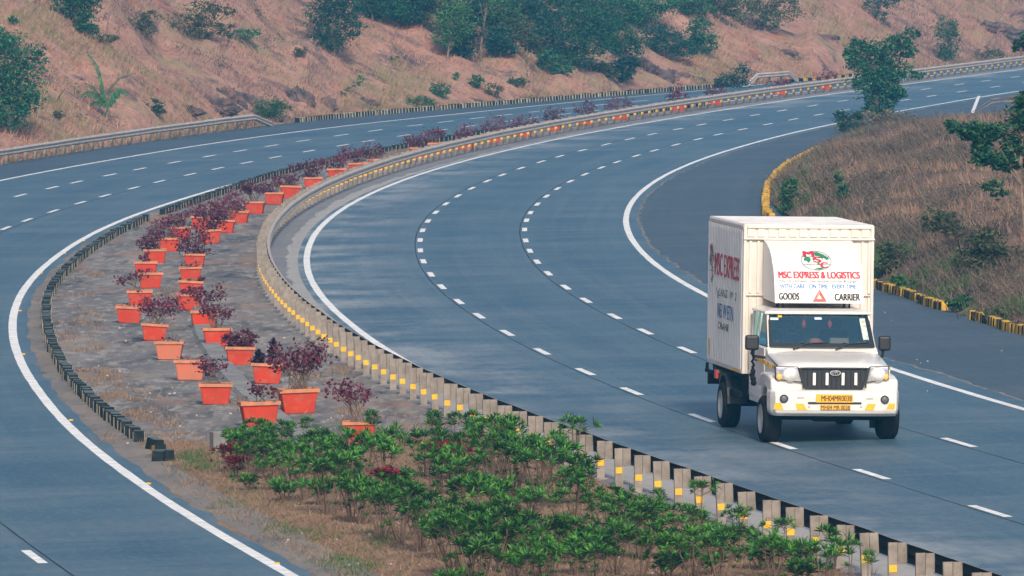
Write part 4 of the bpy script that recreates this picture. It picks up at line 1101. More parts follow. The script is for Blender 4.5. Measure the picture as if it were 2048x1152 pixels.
# mound: dead stalks and straw
Q = np.c_[rng.uniform(10, 34, 60000), rng.uniform(170, 400, 60000)]
d = bil(MD, Q[:, 0], Q[:, 1]); Q = Q[d > .35]; d = d[d > .35]
cl = fbm(Q[:, 0] * .5 + 9, Q[:, 1] * .22, 3)
ks = Q[(cl + rng.normal(0, .1, len(Q))) > .02][:11000]
q = np.repeat(ks, 9, 0) + rng.normal(0, .24, (len(ks) * 9, 2)) * np.array([1, 1.5])
blades(np.c_[q, bil(MZ, q[:, 0], q[:, 1])], .46, .030, .75, 'dead_stalks', M['grass_dark'], 'tangle of dead brown stalks and straw on the right-hand mound', 'dead grass', (-.25, 0))
ks = Q[((cl + rng.normal(0, .12, len(Q)) + np.clip((270 - Q[:, 1]) / 200, -.1, .5)) < -.02)][:6500]
q = np.repeat(ks, 10, 0) + rng.normal(0, .25, (len(ks) * 10, 2))
blades(np.c_[q, bil(MZ, q[:, 0], q[:, 1])], .34, .030, .45, 'mound_grass', M['mound_straw'], 'pale pink dry grass on the crest of the right-hand mound', 'dry grass', (-.15, 0))
d2 = bil(MD, Q[:, 0], Q[:, 1]); ks = Q[(d2 < 1.5) & (fbm(Q[:, 0] * .6, Q[:, 1] * .25 + 40, 2) > .08)][:900]
q = np.repeat(ks, 12, 0) + rng.normal(0, .18, (len(ks) * 12, 2))
blades(np.c_[q, bil(MZ, q[:, 0], q[:, 1])], .34, .05, .4, 'weeds', M['grass_green'], 'green weeds along the foot of the right-hand mound', 'weeds')
# brush: small dead leaves and twiggy undergrowth heaped over the mound
ks = Q[(cl + rng.normal(0, .06, len(Q)) + np.clip((265 - Q[:, 1]) / 300, -.1, .25)) > .05][:6500]
C = np.repeat(np.c_[ks, bil(MZ, ks[:, 0], ks[:, 1]) + .12], 26, 0) + rng.normal(size=(len(ks) * 26, 3)) * np.array([.26, .34, .13])
V, Fc = leaf_quads(C, .085, .3, .5)
o = np_obj('brush', V, Fc, leafmat('brush_leaf', [(.060, .050, .040), (.11, .082, .06), (.032, .044, .030), (.15, .110, .082), (.026, .042, .030)], .9, .1, 0))
tag(o, 'dense dark dry brush heaped over the flank of the right-hand mound', 'brush', None, 'stuff')
# dry tufts on the median, mostly along its kerb, and litter grass on the bed
pts = []
for k in range(260):
    s_ = rng.uniform(aK2[0], sB - 120); p_, a_ = at_s(K2c, np.array([s_])); nn = np.array([-math.sin(a_[0]), math.cos(a_[0])])
    if fbm(np.array([s_ * .12]), np.array([2.0]), 3)[0] > -.08: pts.append(p_[0] - nn * rng.uniform(.25, 1.15))
for c in ((245, 800), (330, 875), (210, 625), (160, 650), (300, 835), (720, 830), (850, 855), (530, 790), (515, 800), (700, 880), (640, 760), (330, 590), (305, 440), (290, 448), (820, 300), (800, 305), (780, 312), (690, 740), (770, 900), (900, 880), (960, 895)):
    w = P(*c); pts += list(scatter(w[0], w[1], .5, 1.6, 9))
pts = np.array(pts)
q = np.repeat(pts, 34, 0) + rng.normal(0, .14, (len(pts) * 34, 2)) * np.array([1, 2.2])
blades(np.c_[q, gz(q[:, 0])], .11, .022, .8, 'median_tufts', M['straw'], 'thin straw-coloured tufts on the grey median and along its kerb', 'dry grass')
pts = np.array([P(x, y) for x, y in np.c_[rng.uniform(330, 1800, 9000), rng.uniform(880, 1160, 9000)]])
io = [((BC - p) ** 2).sum(1).argmin() for p in pts[:, :]]
off = np.array([((p - BC[i]) * BN[i]).sum() for p, i in zip(pts, io)])
okk = (off < oE[io] - .25) & (off > oR[io] + .1) & (BS[io] < s_bed + rng.normal(0, 1.0, len(pts)))
pts = pts[okk]
q = np.repeat(pts, 4, 0) + rng.normal(0, .10, (len(pts) * 4, 2))
blades(np.c_[q, gz(q[:, 0])], .075, .026, 1.2, 'bed_straw', M['straw'], 'short dry straw and fallen leaves on the reddish soil bed', 'straw')
pts = []
for c, n in (((380, 915), 50), ((395, 925), 40), ((680, 1125), 40), ((720, 1140), 40), ((560, 1055), 18), ((600, 1065), 14), ((640, 1075), 18), ((480, 985), 10), ((460, 1010), 15), ((410, 935), 25), ((760, 1085), 30), ((705, 858), 20)):
    w = P(*c); pts += list(scatter(w[0], w[1], .22, .9, n))
pts = np.array(pts); q = np.repeat(pts, 9, 0) + rng.normal(0, .08, (len(pts) * 9, 2))
blades(np.c_[q, gz(q[:, 0])], .09, .022, .8, 'green_grass', M['grass_green'], 'small patches of green grass at the edge of the soil bed', 'grass')
# litter and stones, countless and tiny
mb = MB()
for k in range(420):
    if k < 170: w = P(rng.uniform(150, 700), rng.uniform(600, 900)); 
    elif k < 330: w = P(rng.uniform(560, 1600), rng.uniform(930, 1150))
    else: w = P(rng.uniform(1720, 2040), rng.uniform(620, 790))
    i = ((BC - w) ** 2).sum(1).argmin(); o_ = ((w - BC[i]) * BN[i]).sum()
    if k < 330 and not (oR[i] + .3 < o_ < oE[i] - .2): continue
    if k >= 342: continue
    r = rng.uniform(.010, .034)
    mb.box(w[0] - r, w[0] + r, w[1] - r * 1.5, w[1] + r * 1.5, gz(w[0]) - .01, gz(w[0]) + r * .9, int(rng.choice([0, 0, 1])), r * .4, r * .4)
tag(mb.build('litter', [pmat('pale_stone', (.34, .32, .30), .9), pmat('grey_stone', (.16, .15, .15), .9)]), 'tiny stones and scraps of litter strewn over median and lay-by', 'litter', None, 'stuff')

# ------------------------------------------------------------------ trees and bushes
rng = np.random.default_rng(11)
def tree(name, label, cat, base, crowns, mat, nleaf, leaf, trunk=0.08, group=None, clump=.28, per=15, depth=.8, trunk_pts=None, limbs=True, flat=.65, aspect=.5, bark='bark'):
    """crowns: (cx, cy, rx, ry) in photo pixels, standing at the distance of the foot"""
    x, y, z = base[0]; bx, by = base[1]
    sc = math.sqrt(x * x + y * y) / F
    root = empty(name, (x, y, z))
    tag(root, label, cat, group)
    bl = [((cx - bx) * sc, rng.uniform(-.3, .3) * rx * sc, (by - cy) * sc, rx * sc, rx * sc * depth, ry * sc) for cx, cy, rx, ry in crowns]
    c = clumps(bl, int(nleaf * 1.75), clump * .9, per, flat)
    low = c[:, 2] < 0.02
    c[low, 2] = rng.uniform(.02, .2, low.sum())
    mb = MB()
    top = max(b[2] for b in bl)
    if trunk_pts: tp = [Vector(((px - bx) * sc, 0, (by - py) * sc)) for px, py in trunk_pts]; tp[0].z -= .3
    else: tp = [Vector((0, 0, -.3)), Vector((rng.normal(0, .05) * top, 0, top * .4)), Vector((bl[0][0] * .6, 0, top * .8))]
    mb.tube(tp, [trunk * (1 - .65 * i / (len(tp) - 1)) for i in range(len(tp))], 7)
    if limbs:
        for b in bl:
            for k in range(3):
                f = rng.uniform(.35, .95); i = min(int(f * (len(tp) - 1)), len(tp) - 2); u = f * (len(tp) - 1) - i
                s0 = tp[i].lerp(tp[i + 1], u); e = Vector((b[0] + rng.uniform(-.7, .7) * b[3], b[1] + rng.uniform(-.6, .6) * b[4], b[2] + rng.uniform(-.2, .6) * b[5]))
                m_ = s0.lerp(e, .5) + Vector((0, 0, .12 * (e - s0).length)); mb.tube([s0, m_, e], [trunk * .32, trunk * .2, trunk * .06], 5)
    mb.build('trunk', M[bark], root)
    V, Fc = leaf_quads(c, leaf * 1.05, .35, aspect - .06, .15)
    np_obj('crown', V, Fc, M[mat], root)
    return root
def on_hill(px, py): return (hill_at(px, py), (px, py))
def on_mound(px, py): return (mound_at(px, py), (px, py))
HB = [  # label, category, foot, crowns, material, leaves, size
 ('big bright green tree at the left edge, overhanging the dry hill', 'tree', (8, 268), [(8, 120, 55, 55), (-20, 170, 60, 60), (40, 165, 48, 55), (75, 118, 22, 22), (20, 225, 45, 35), (-10, 90, 50, 35), (60, 205, 25, 22)], 'tree', 5200, .17),
 ('leafy bush at the top edge on the left slope, right one of a slanting pair', 'bush', (150, 60), [(150, 15, 42, 30), (125, 5, 25, 22), (175, -5, 35, 25)], 'tree', 1500, .16),
 ('smaller bush just below the leafy one, on the left slope', 'bush', (172, 72), [(172, 48, 28, 22), (185, 60, 15, 12)], 'tree', 700, .14),
 ('tiny round bush on the left slope above the bright green tree', 'bush', (28, 54), [(28, 44, 11, 8)], 'tree', 160, .13),
 ('sparse olive bush beside the bare red scar on the hill', 'bush', (288, 76), [(280, 48, 30, 22), (300, 35, 22, 18), (292, 62, 25, 14)], 'tree_olive', 700, .14),
 ('wide flat bush group near the top of the hill, left of the big dark bush', 'bush', (400, 82), [(385, 50, 42, 28), (425, 62, 45, 18), (405, 25, 38, 22), (450, 22, 22, 12)], 'tree_olive', 1700, .15),
 ('low trailing bush to the right of the wide flat bush group', 'bush', (480, 86), [(480, 72, 38, 10), (505, 68, 22, 7)], 'tree', 450, .13),
 ('low pale bush left of the sparse olive bush', 'bush', (212, 92), [(212, 78, 28, 11)], 'tree_olive', 320, .13),
 ('big dark dense bush standing alone at the top of the pink slope', 'tree', (668, 112), [(668, 55, 48, 42), (640, 30, 30, 30), (690, 20, 38, 32), (655, 85, 40, 22), (700, 60, 26, 24), (722, 55, 13, 7), (670, -5, 45, 25)], 'tree_dark', 4200, .15),
 ('bright yellow-green bush behind the start of the striped kerb', 'bush', (545, 246), [(540, 215, 30, 24), (560, 222, 22, 18), (525, 225, 20, 16)], 'tree_light', 1100, .13),
 ('thin dark shrub low on the slope right of the windblown banana plant', 'bush', (312, 236), [(308, 214, 20, 12), (318, 226, 14, 9)], 'tree_dark', 300, .13),
 ('small low shrub left of the windblown banana plant near the guardrail', 'bush', (118, 242), [(118, 230, 13, 8)], 'tree_olive', 160, .12),
 ('two-lobed dark shrub at the far left above the guardrail', 'bush', (42, 236), [(42, 218, 14, 10), (45, 230, 10, 8)], 'tree', 260, .13),
 ('round dark green shrub halfway up the slope, left of a smaller one', 'bush', (882, 198), [(880, 181, 20, 15), (872, 190, 14, 9)], 'tree', 620, .13),
 ('broad light shrub right behind the striped kerb, in the middle of the picture', 'bush', (842, 219), [(835, 205, 28, 12), (858, 209, 17, 10)], 'tree_light', 620, .12),
 ('tiny round shrub below the light green tree', 'bush', (912, 163), [(912, 154, 8, 8)], 'tree', 140, .12),
 ('upright ragged shrub below the tall bare-trunked tree', 'bush', (952, 176), [(952, 160, 14, 13), (948, 170, 10, 8)], 'tree', 340, .13),
 ('spreading dark shrub on the slope, between the bare-trunked tree and the bright spreading tree', 'bush', (1038, 178), [(1038, 165, 22, 9), (1020, 170, 12, 7)], 'tree_dark', 400, .13),
 ('greyish thin shrub below the spreading dark shrub', 'bush', (985, 196), [(985, 181, 22, 12)], 'tree_olive', 330, .12),
 ('small sparse shrub on the pink slope below the big dark bush', 'bush', (790, 124), [(790, 119, 16, 5)], 'tree_light', 110, .12),
 ('low grey-green shrub left of the big dark bush', 'bush', (605, 118), [(600, 105, 20, 9)], 'tree_olive', 200, .12),
 ('slanting tall weed on the slope above the striped kerb', 'bush', (703, 188), [(712, 172, 10, 7), (722, 160, 10, 7), (698, 183, 9, 6)], 'tree_light', 220, .12),
 ('low dark scrub under the slanting weed', 'bush', (690, 196), [(682, 190, 16, 7)], 'tree_dark', 130, .12),
 ('dark bush pair left of the short pale guardrail', 'bush', (1462, 176), [(1450, 162, 22, 13), (1480, 150, 22, 24), (1438, 166, 10, 9)], 'tree_dark', 1100, .14),
 ('pale blue-green tree far off on the rock face at the upper right', 'tree', (1896, 128), [(1892, 60, 26, 26), (1900, 90, 22, 24), (1890, 112, 18, 16)], 'tree_light', 1300, .16),
 ('hazy bush at the foot of the far rock face, upper right', 'bush', (1975, 122), [(1975, 108, 34, 12)], 'tree_olive', 420, .14),
 ('hanging dark bush at the top edge, right of centre', 'tree', (1757, 46), [(1750, 12, 26, 16), (1775, -4, 30, 16), (1755, 32, 18, 12)], 'tree_dark', 900, .16),
 ('wide hazy tree on the upper slope left of the tall roadside tree', 'tree', (1530, 62), [(1510, 28, 48, 22), (1560, 20, 45, 24), (1540, 48, 28, 12), (1490, 5, 40, 18), (1570, -6, 40, 16)], 'tree_olive', 2400, .16),
]
for lab, cat, foot, cr, mt, n, lf in HB:
    tree('tree' if cat == 'tree' else 'bush', lab, cat, on_hill(*foot), cr, mt, n, lf, .09 if cat == 'tree' else .03)
WOOD = [
 ('dark tree at the left end of the wood, next to the big lone bush', (765, 46), [(765, 10, 32, 28), (790, 25, 26, 20), (745, -10, 30, 22)], 'tree', 1500),
 ('low dark tree of the wood above the pink slope, second from its left end', (815, 58), [(815, 30, 36, 24), (835, 5, 34, 26), (795, 5, 25, 20)], 'tree_dark', 1700),
 ('olive tree at the wood edge with a bare pale trunk leaning above it', (868, 72), [(868, 40, 36, 24), (850, 10, 30, 24), (890, 15, 30, 24)], 'tree_olive', 1500),
 ('light green tree with two thin pale trunks at the lower edge of the wood', (893, 124), [(905, 45, 36, 30), (895, 75, 30, 20), (925, 60, 22, 24), (915, 20, 24, 20)], 'tree_light', 2200),
 ('dark bushy tree between the light green tree and the tall bare trunk', (930, 118), [(930, 90, 26, 24), (945, 60, 24, 30), (920, 105, 18, 10)], 'tree_dark', 1400),
 ('tall tree with a long bare pale trunk standing at the wood edge', (959, 126), [(985, -5, 30, 24), (965, -22, 34, 20)], 'tree', 700),
 ('bright tree behind the long bare trunk', (1000, 88), [(1005, 25, 34, 32), (990, 55, 28, 22), (1020, 45, 24, 22)], 'tree_light', 1700),
 ('spreading tree with flat tiers of leaves, right of the long bare trunk', (1032, 112), [(1035, 68, 40, 16), (1055, 85, 34, 13), (1020, 52, 30, 14), (1070, 102, 22, 10)], 'tree_olive', 1700),
 ('dark tree in the heart of the wood under a leaning pale trunk', (1070, 90), [(1070, 40, 36, 30), (1045, 10, 34, 26), (1095, 60, 28, 26)], 'tree_dark', 1900),
 ('low feathery tree where the wood comes closest to the road', (1105, 150), [(1105, 125, 30, 16), (1090, 112, 24, 12), (1125, 140, 22, 10)], 'tree', 1100),
 ('big bright spreading tree in the right half of the wood', (1165, 150), [(1165, 45, 46, 34), (1140, 85, 40, 32), (1190, 80, 40, 30), (1160, 115, 38, 22), (1205, 50, 30, 24)], 'tree', 3600),
 ('dark round tree below the bright spreading one, nearest the road on the right', (1248, 172), [(1248, 138, 28, 20), (1262, 125, 22, 12), (1240, 158, 18, 12)], 'tree_dark', 1300),
 ('bluish tree above the rocky cut at the right of the wood', (1235, 120), [(1235, 70, 38, 30), (1260, 95, 28, 20), (1220, 100, 26, 18)], 'tree', 1900),
 ('pale scrubby tree on the rocky cut at the right end of the wood', (1215, 160), [(1200, 140, 26, 14), (1222, 152, 18, 10)], 'tree_olive', 600),
 ('hazy dark tree at the right end of the wood, low on the pink slope', (1345, 126), [(1335, 85, 42, 26), (1370, 100, 30, 20), (1310, 70, 32, 22)], 'tree_dark', 2100),
 ('hazy tree right of the wood, its crown touching the pink slope', (1405, 112), [(1400, 60, 28, 28), (1415, 90, 22, 18), (1390, 85, 20, 14)], 'tree', 1300),
 ('tree at the top edge above the right end of the wood', (1300, 66), [(1290, 22, 40, 28), (1325, 8, 34, 24), (1270, 40, 26, 18)], 'tree', 1800),
]
LEAN = {2: [(868, 72), (862, 40), (850, -20)], 3: [(893, 124), (897, 100), (903, 60)], 5: [(959, 126), (962, 90), (968, 50), (973, 10), (970, -30)], 8: [(1034, 44), (1036, 34), (1043, 5), (1052, -25)]}
for i, (lab, foot, cr, mt, n) in enumerate(WOOD):
    tree('tree', lab, 'tree', on_hill(*foot), cr, mt, int(n * 1.15), .16, .07, 'trees of the wood on the hill', trunk_pts=LEAN.get(i))
# the trees standing higher up behind, of which the photograph shows the lower crowns
k = 0
for px, py, rx, mt in ((745, 5, 40, 'tree_dark'), (800, -8, 45, 'tree'), (860, -15, 48, 'tree_dark'), (925, 0, 44, 'tree'), (985, 18, 40, 'tree_dark'), (1045, -5, 46, 'tree'), (1105, 20, 44, 'tree_dark'), (1130, -15, 46, 'tree'), (1190, -5, 48, 'tree_light'), (1245, 20, 40, 'tree'), (1245, -18, 46, 'tree_dark'), (1380, -4, 44, 'tree'), (1440, 2, 36, 'tree_olive'), (1090, 75, 36, 'tree_dark'), (1000, 80, 30, 'tree_dark'), (1200, 40, 44, 'tree_dark')):
    r_ = tree('tree', 'dark tree higher up in the wood, half hidden behind the trees of its lower edge', 'tree', on_hill(px, py + 45), [(px, py, rx, rx * .8), (px + rx * .5, py + 20, rx * .6, rx * .4), (px - rx * .5, py + 18, rx * .6, rx * .4)], mt, 1500, .17, .08, 'trees higher up in the wood')
# tall roadside tree on the nose of the mound
tree('tree', 'tall roadside tree with a forked crown standing on the tip of the right-hand mound', 'tree', on_mound(1752, 244),
     [(1718, 95, 27, 20), (1712, 122, 28, 18), (1760, 100, 34, 24), (1800, 85, 30, 18), (1825, 64, 19, 11), (1812, 104, 24, 14), (1750, 140, 46, 24), (1735, 168, 38, 20), (1790, 140, 34, 22), (1775, 175, 34, 18), (1752, 200, 30, 16), (1832, 148, 16, 11), (1738, 218, 18, 11), (1700, 108, 16, 8), (1782, 200, 18, 14), (1745, 226, 22, 12), (1772, 220, 20, 12), (1792, 186, 22, 14)],
     'tree', 6000, .17, .09, None, .30, 12, .8, [(1752, 244), (1754, 215), (1760, 170), (1768, 120)], True, .55)
tree('bush', 'dark leafy bush to the left of the tall roadside tree, by the white edge line', 'bush', on_mound(1692, 270), [(1690, 238, 18, 17), (1700, 255, 22, 12), (1680, 228, 10, 10), (1712, 232, 14, 10)], 'tree_dark', 900, .13, .03)
tree('bush', 'tangled low scrub around the foot of the tall roadside tree', 'bush', on_mound(1765, 262), [(1735, 240, 36, 18), (1785, 238, 40, 19), (1825, 247, 28, 13), (1700, 254, 30, 13)], 'brushy', 2600, .12, .02)
tree('tree', 'slim tree at the right edge with separate clumps of leaves', 'tree', on_mound(2052, 475),
     [(1940, 262, 42, 14), (1965, 278, 34, 13), (1905, 250, 20, 7), (1990, 262, 24, 13), (1960, 296, 22, 9), (1985, 318, 40, 15), (2005, 335, 24, 9), (2030, 290, 26, 20), (2042, 235, 24, 28), (2045, 325, 20, 14), (2050, 200, 22, 12)],
     'tree', 3300, .15, .06, None, .36, 12, .9, [(2052, 475), (2044, 400), (2040, 330), (2046, 250), (2060, 150)], True, .8)
tree('tree', 'leafy twigs of a tree outside the right edge, above the far guardrail', 'tree', on_mound(2085, 330), [(2038, 92, 14, 9), (2055, 80, 18, 14), (2030, 100, 8, 4), (2085, 95, 26, 22)], 'tree_dark', 700, .15, .06, None, .4, 16, .8, [(2085, 330), (2088, 200), (2080, 110)])
for lab, foot, cr, mt, n in (
 ('green leafy bush inside the yellow kerb, above the lorry roof', (1572, 425), [(1572, 405, 18, 22), (1580, 375, 18, 20), (1562, 425, 12, 14)], 'tree_light', 900),
 ('dark green weeds on the mound to the right of the lorry box', (1785, 545), [(1785, 515, 34, 26), (1765, 540, 20, 18)], 'tree_olive', 800),
 ('green weeds at the foot of the mound behind the kerb, right of the lorry', (1820, 585), [(1815, 568, 24, 10), (1795, 560, 18, 9)], 'tree_light', 500),
 ('green weeds growing in the gap of the yellow and black kerb', (1915, 625), [(1915, 608, 26, 10), (1930, 600, 18, 9)], 'tree', 480),
 ('green weeds behind the nearest stretch of yellow and black kerb', (1995, 640), [(1995, 626, 24, 9), (2020, 632, 18, 8)], 'tree_light', 420),
 ('dark thorny bush in the shade of the mound, at the right edge', (1985, 540), [(1975, 490, 46, 26), (2010, 520, 40, 26), (1940, 520, 34, 22)], 'tree_olive', 1500),
 ('dark scrub on the steep flank of the mound', (1890, 480), [(1880, 440, 40, 22), (1915, 460, 32, 18)], 'tree_olive', 900),
 ('small shrub on the mound flank right of the spiky dark weed', (1690, 400), [(1685, 385, 16, 18), (1678, 355, 10, 12)], 'tree', 350),
 ('drooping sapling leaves beside the trunk of the right-edge tree', (2000, 420), [(1985, 372, 20, 12), (2005, 385, 14, 9), (1990, 395, 10, 6)], 'tree', 300)):
    tree('bush', lab, 'bush', on_mound(*foot), cr, mt, n, .12, .02)
# spiky dark weed stalks on the mound
root = empty('spiky_weed', mound_at(1640, 398)); tag(root, 'spiky dark weed with several seed stalks on the mound behind the yellow kerb', 'weed')
mb = MB(); C = []
for k in range(13):
    a = rng.uniform(-1, 1); hh = rng.uniform(.5, 1.25); e = (a * .75, rng.uniform(-.5, .5), hh)
    mb.tube([(a * .2, 0, 0), (a * .45, 0, hh * .5), e], [.02, .014, .006], 4)
    f = rng.uniform(.35, 1, 34); C.append(np.c_[f * e[0], f * e[1], f * hh] + rng.normal(0, .045, (34, 3)))
mb.build('stalks', M['stem'], root)
V, Fc = leaf_quads(np.concatenate(C), .10, .1, .4); np_obj('leaves', V, Fc, M['tree_olive'], root)
# windblown banana plants on the hill
def banana(name, label, foot, blades_px, trunk_px):
    (x, y, z), (bx, by) = on_hill(*foot); sc = math.sqrt(x * x + y * y) / F
    root = empty(name, (x, y, z)); tag(root, label, 'banana plant')
    q = [Vector(((a - bx) * sc, 0, (by - b) * sc)) for a, b in trunk_px]; q[0].z -= .2
    MB().tube(q, [.075 * (1 - .5 * i / len(q)) for i in range(len(q))], 7).build('trunk', M['bark'], root)
    for pts, w, side in blades_px:
        p = [Vector(((a - bx) * sc, rng.uniform(-.15, .15), (by - b) * sc)) for a, b in pts]
        # rib and torn strips hanging off it
        rib = MB().tube(p, [.02] * (len(p) - 1) + [.006], 4)
        fine = resample(np.array([(v.x, v.z) for v in p]), .045); V, Fq = [], []
        for i, (a, b) in enumerate(fine):
            t = i / len(fine); ww = w * sc * math.sin(math.pi * min(.98, .12 + .86 * t)) ** .7
            for sd in (1, -1):
                L = ww * rng.uniform(.6, 1.1); dx, dz = (-.75, -.35) if side < 0 else (.6, -.55)
                if sd < 0: dx, dz = dx * .35, -abs(dz) * 1.1
                k = len(V); V += [(a, 0, b), (a + .05, .02 * sd, b + .02), (a + dx * L + .03, .15 * sd * L, b + dz * L), (a + dx * L - .02, .15 * sd * L, b + dz * L - .02)]
                Fq.append((k, k + 1, k + 2, k + 3))
        lf = np_obj('leaf', V, Fq, M['tree'], root)
        rib.build('midrib', M['tree_light'], lf)
banana('banana_plant', 'windblown banana plant with torn leaves on the slope above the guardrail', (222, 247),
       [([(214, 212), (206, 170), (196, 135), (176, 108)], 22, -1), ([(214, 212), (222, 180), (240, 158), (268, 149)], 11, -1), ([(212, 214), (195, 190), (175, 184), (152, 205)], 26, -1), ([(212, 214), (188, 176), (170, 168)], 18, -1), ([(215, 214), (225, 190), (240, 180), (252, 192)], 17, 1), ([(213, 216), (200, 205), (190, 205), (178, 212)], 22, -1), ([(216, 215), (214, 225), (205, 235)], 18, -1), ([(213, 212), (200, 172)], 22, -1)],
       [(222, 247), (224, 234), (219, 224), (213, 214)])
banana('banana_plant', 'small banana plant with three stubby torn leaves, left of the big windblown one', (112, 214),
       [([(112, 212), (120, 196), (130, 182)], 9, -1), ([(110, 212), (104, 202), (96, 193)], 7, -1), ([(110, 212), (96, 206), (84, 199)], 5, -1)], [(112, 214), (111, 210)])

# rocks breaking through the hill
rng = np.random.default_rng(4)
def rock(label, px, py, rx, rz):
    x, y, z = hill_at(px, py); sc = math.sqrt(x * x + y * y) / F
    bm = bmesh.new(); bmesh.ops.create_icosphere(bm, subdivisions=5, radius=1)
    o0 = rng.uniform(0, 50)
    A = np.array([v.co[:] for v in bm.verts])
    n_ = fbm(A[:, 0] * 1.6 + o0 + A[:, 1], A[:, 2] * .9 + o0, 4); n2 = fbm(A[:, 0] * 6 + o0, A[:, 2] * 2.0 + A[:, 1] * 3, 3); n3 = np.abs(fbm(A[:, 0] * 13 + o0 + A[:, 2] * 4, A[:, 2] * 3.2 + A[:, 1] * 5, 3))
    A = A * (1 + .75 * n_ + .45 * n2 - .55 * n3)[:, None] * np.array([rx * sc * 1.15, rx * sc * .45, rz * sc * 1.1])
    A[:, 0] -= A[:, 2] * .35
    for v, a in zip(bm.verts, A): v.co = a
    me = bpy.data.meshes.new('rock_outcrop'); bm.to_mesh(me); bm.free(); me.materials.append(M['rock'])
    o = bpy.data.objects.new('rock_outcrop', me); link(o); o.location = (x, y + rx * sc * .42, z - rz * sc * .15); tag(o, label, 'rock')
rock('dark jagged rock face above the left guardrail near its turned-down end', 425, 218, 46, 22)
rock('dark rock rib right of the jagged face, touching it', 455, 196, 26, 22)
rock('tall dark rock behind the yellow-green bush at the kerb start', 606, 205, 24, 26)
rock('pale broken rock left of the tall dark rock', 570, 190, 16, 18)
rock('low dark rock band above the guardrail, left of the jagged face', 372, 222, 26, 12)
rock('dark cracked rock between the jagged face and the yellow-green bush', 492, 206, 22, 22)
rock('dark rock rib running down the slope right of the kerb start', 648, 210, 22, 16)
rock('brown rock with a dark hollow, low above the striped kerb', 725, 206, 22, 8)
rock('low dark stone behind the striped kerb below the round shrub', 948, 202, 14, 5)
rock('grey rock cut at the right end of the wood', 1300, 150, 40, 24)
rock('grey rock cut right of the dark round tree', 1360, 160, 34, 18)
rock('flat grey boulder on the hill left of the tall roadside tree', 1565, 108, 22, 9)
rock('dark rock ledge high on the right-hand slope', 1655, 75, 16, 6)
rock('hazy rock wall at the far right of the hill', 1985, 68, 60, 22)
x, y, z = mound_at(1800, 272)
bm = bmesh.new(); bmesh.ops.create_icosphere(bm, subdivisions=4, radius=1)
for v in bm.verts:
    n_ = fbm(np.array([v.co.x * 2 + v.co.y]), np.array([v.co.z * 2 + 4]), 4)[0]; v.co *= 1 + .3 * n_; v.co.x *= 1.0; v.co.y *= 1.3; v.co.z *= .26
me = bpy.data.meshes.new('boulder'); bm.to_mesh(me); bm.free(); me.materials.append(M['rock'])
o = bpy.data.objects.new('boulder', me); link(o); o.location = (x, y, z); tag(o, 'flat dark boulder lying in the pink grass below the tall roadside tree', 'rock')

# ------------------------------------------------------------------ the delivery lorry
rng = np.random.default_rng(9)
M['white'] = pmat('cream_white_paint', (0.68, 0.665, 0.635), 0.32, c2=(0.62, 0.60, 0.565), scale=1.2, dirt=(0.46, 0.41, 0.35), dscale=2.6, damt=0.38, coat=0.3)
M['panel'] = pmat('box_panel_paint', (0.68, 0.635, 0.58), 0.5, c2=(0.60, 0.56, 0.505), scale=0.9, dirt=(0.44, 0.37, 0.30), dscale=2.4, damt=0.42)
M['panel_side'] = pmat('shade_tinted_side_paint', (0.60, 0.62, 0.635), 0.5, c2=(0.52, 0.54, 0.555), scale=0.9, dirt=(0.45, 0.42, 0.38), dscale=1.6, damt=0.35)  # cooler copy of the box paint, the sides' bluish shade mixed into its colour
M['blackp'] = pmat('black_plastic', (0.007, 0.008, 0.010), 0.5, c2=(0.012, 0.013, 0.015), scale=4)
M['rubber'] = pmat('tyre_rubber', (0.006, 0.007, 0.008), 0.85, c2=(0.016, 0.016, 0.016), scale=3, bump=0.1)
M['steel'] = pmat('painted_wheel_steel', (0.55, 0.56, 0.57), 0.45, 0.2, c2=(0.40, 0.40, 0.40), scale=4)
M['chassis'] = pmat('dirty_chassis', (0.007, 0.007, 0.008), 0.9, c2=(0.018, 0.017, 0.016), scale=3)
M['chrome'] = pmat('chrome', (0.75, 0.76, 0.78), 0.18, 0.9)
M['lampback'] = pmat('lamp_reflector', (0.40, 0.41, 0.43), 0.3, 0.4, c2=(0.26, 0.27, 0.29), scale=14)
M['lampglass'] = pmat('lamp_lens', (0.60, 0.59, 0.57), 0.12, 0.0, c2=(0.85, 0.84, 0.80), scale=9)
M['amber'] = pmat('amber_lens', (0.85, 0.33, 0.05), 0.25)
nt = M['amber'].node_tree; b_ = nt.nodes['Principled BSDF']; b_.inputs['Emission Color'].default_value = (1, .5, .15, 1); b_.inputs['Emission Strength'].default_value = 0.35
M['plate'] = pmat('yellow_plate', (0.83, 0.42, 0.015), 0.5, var=.1)
M['ink_black'] = pmat('black_letters', (0.025, 0.025, 0.028), 0.6)
M['ink_red'] = pmat('red_letters', (0.52, 0.018, 0.045), 0.55)
M['ink_blue'] = pmat('blue_letters', (0.02, 0.16, 0.42), 0.55)
M['ink_green'] = pmat('green_letters', (0.02, 0.20, 0.09), 0.55)
M['ink_grey'] = pmat('grey_script', (0.09, 0.10, 0.12), 0.6)
M['red_refl'] = pmat('red_reflector', (0.70, 0.06, 0.035), 0.3)
M['seat'] = pmat('dark_seat', (0.045, 0.045, 0.05), 0.8)
M['dash'] = pmat('grey_dashboard', (0.34, 0.38, 0.37), 0.7)
M['cabin'] = pmat('cabin_lining', (0.45, 0.52, 0.52), 0.8)
M['skin'] = pmat('brown_skin', (0.17, 0.085, 0.055), 0.6)
M['shirt'] = pmat('dark_blue_shirt', (0.03, 0.04, 0.07), 0.85)
M['hair'] = pmat('black_hair', (0.012, 0.010, 0.010), 0.7)
M['orange_cloth'] = pmat('orange_cloth', (0.62, 0.14, 0.07), 0.8)
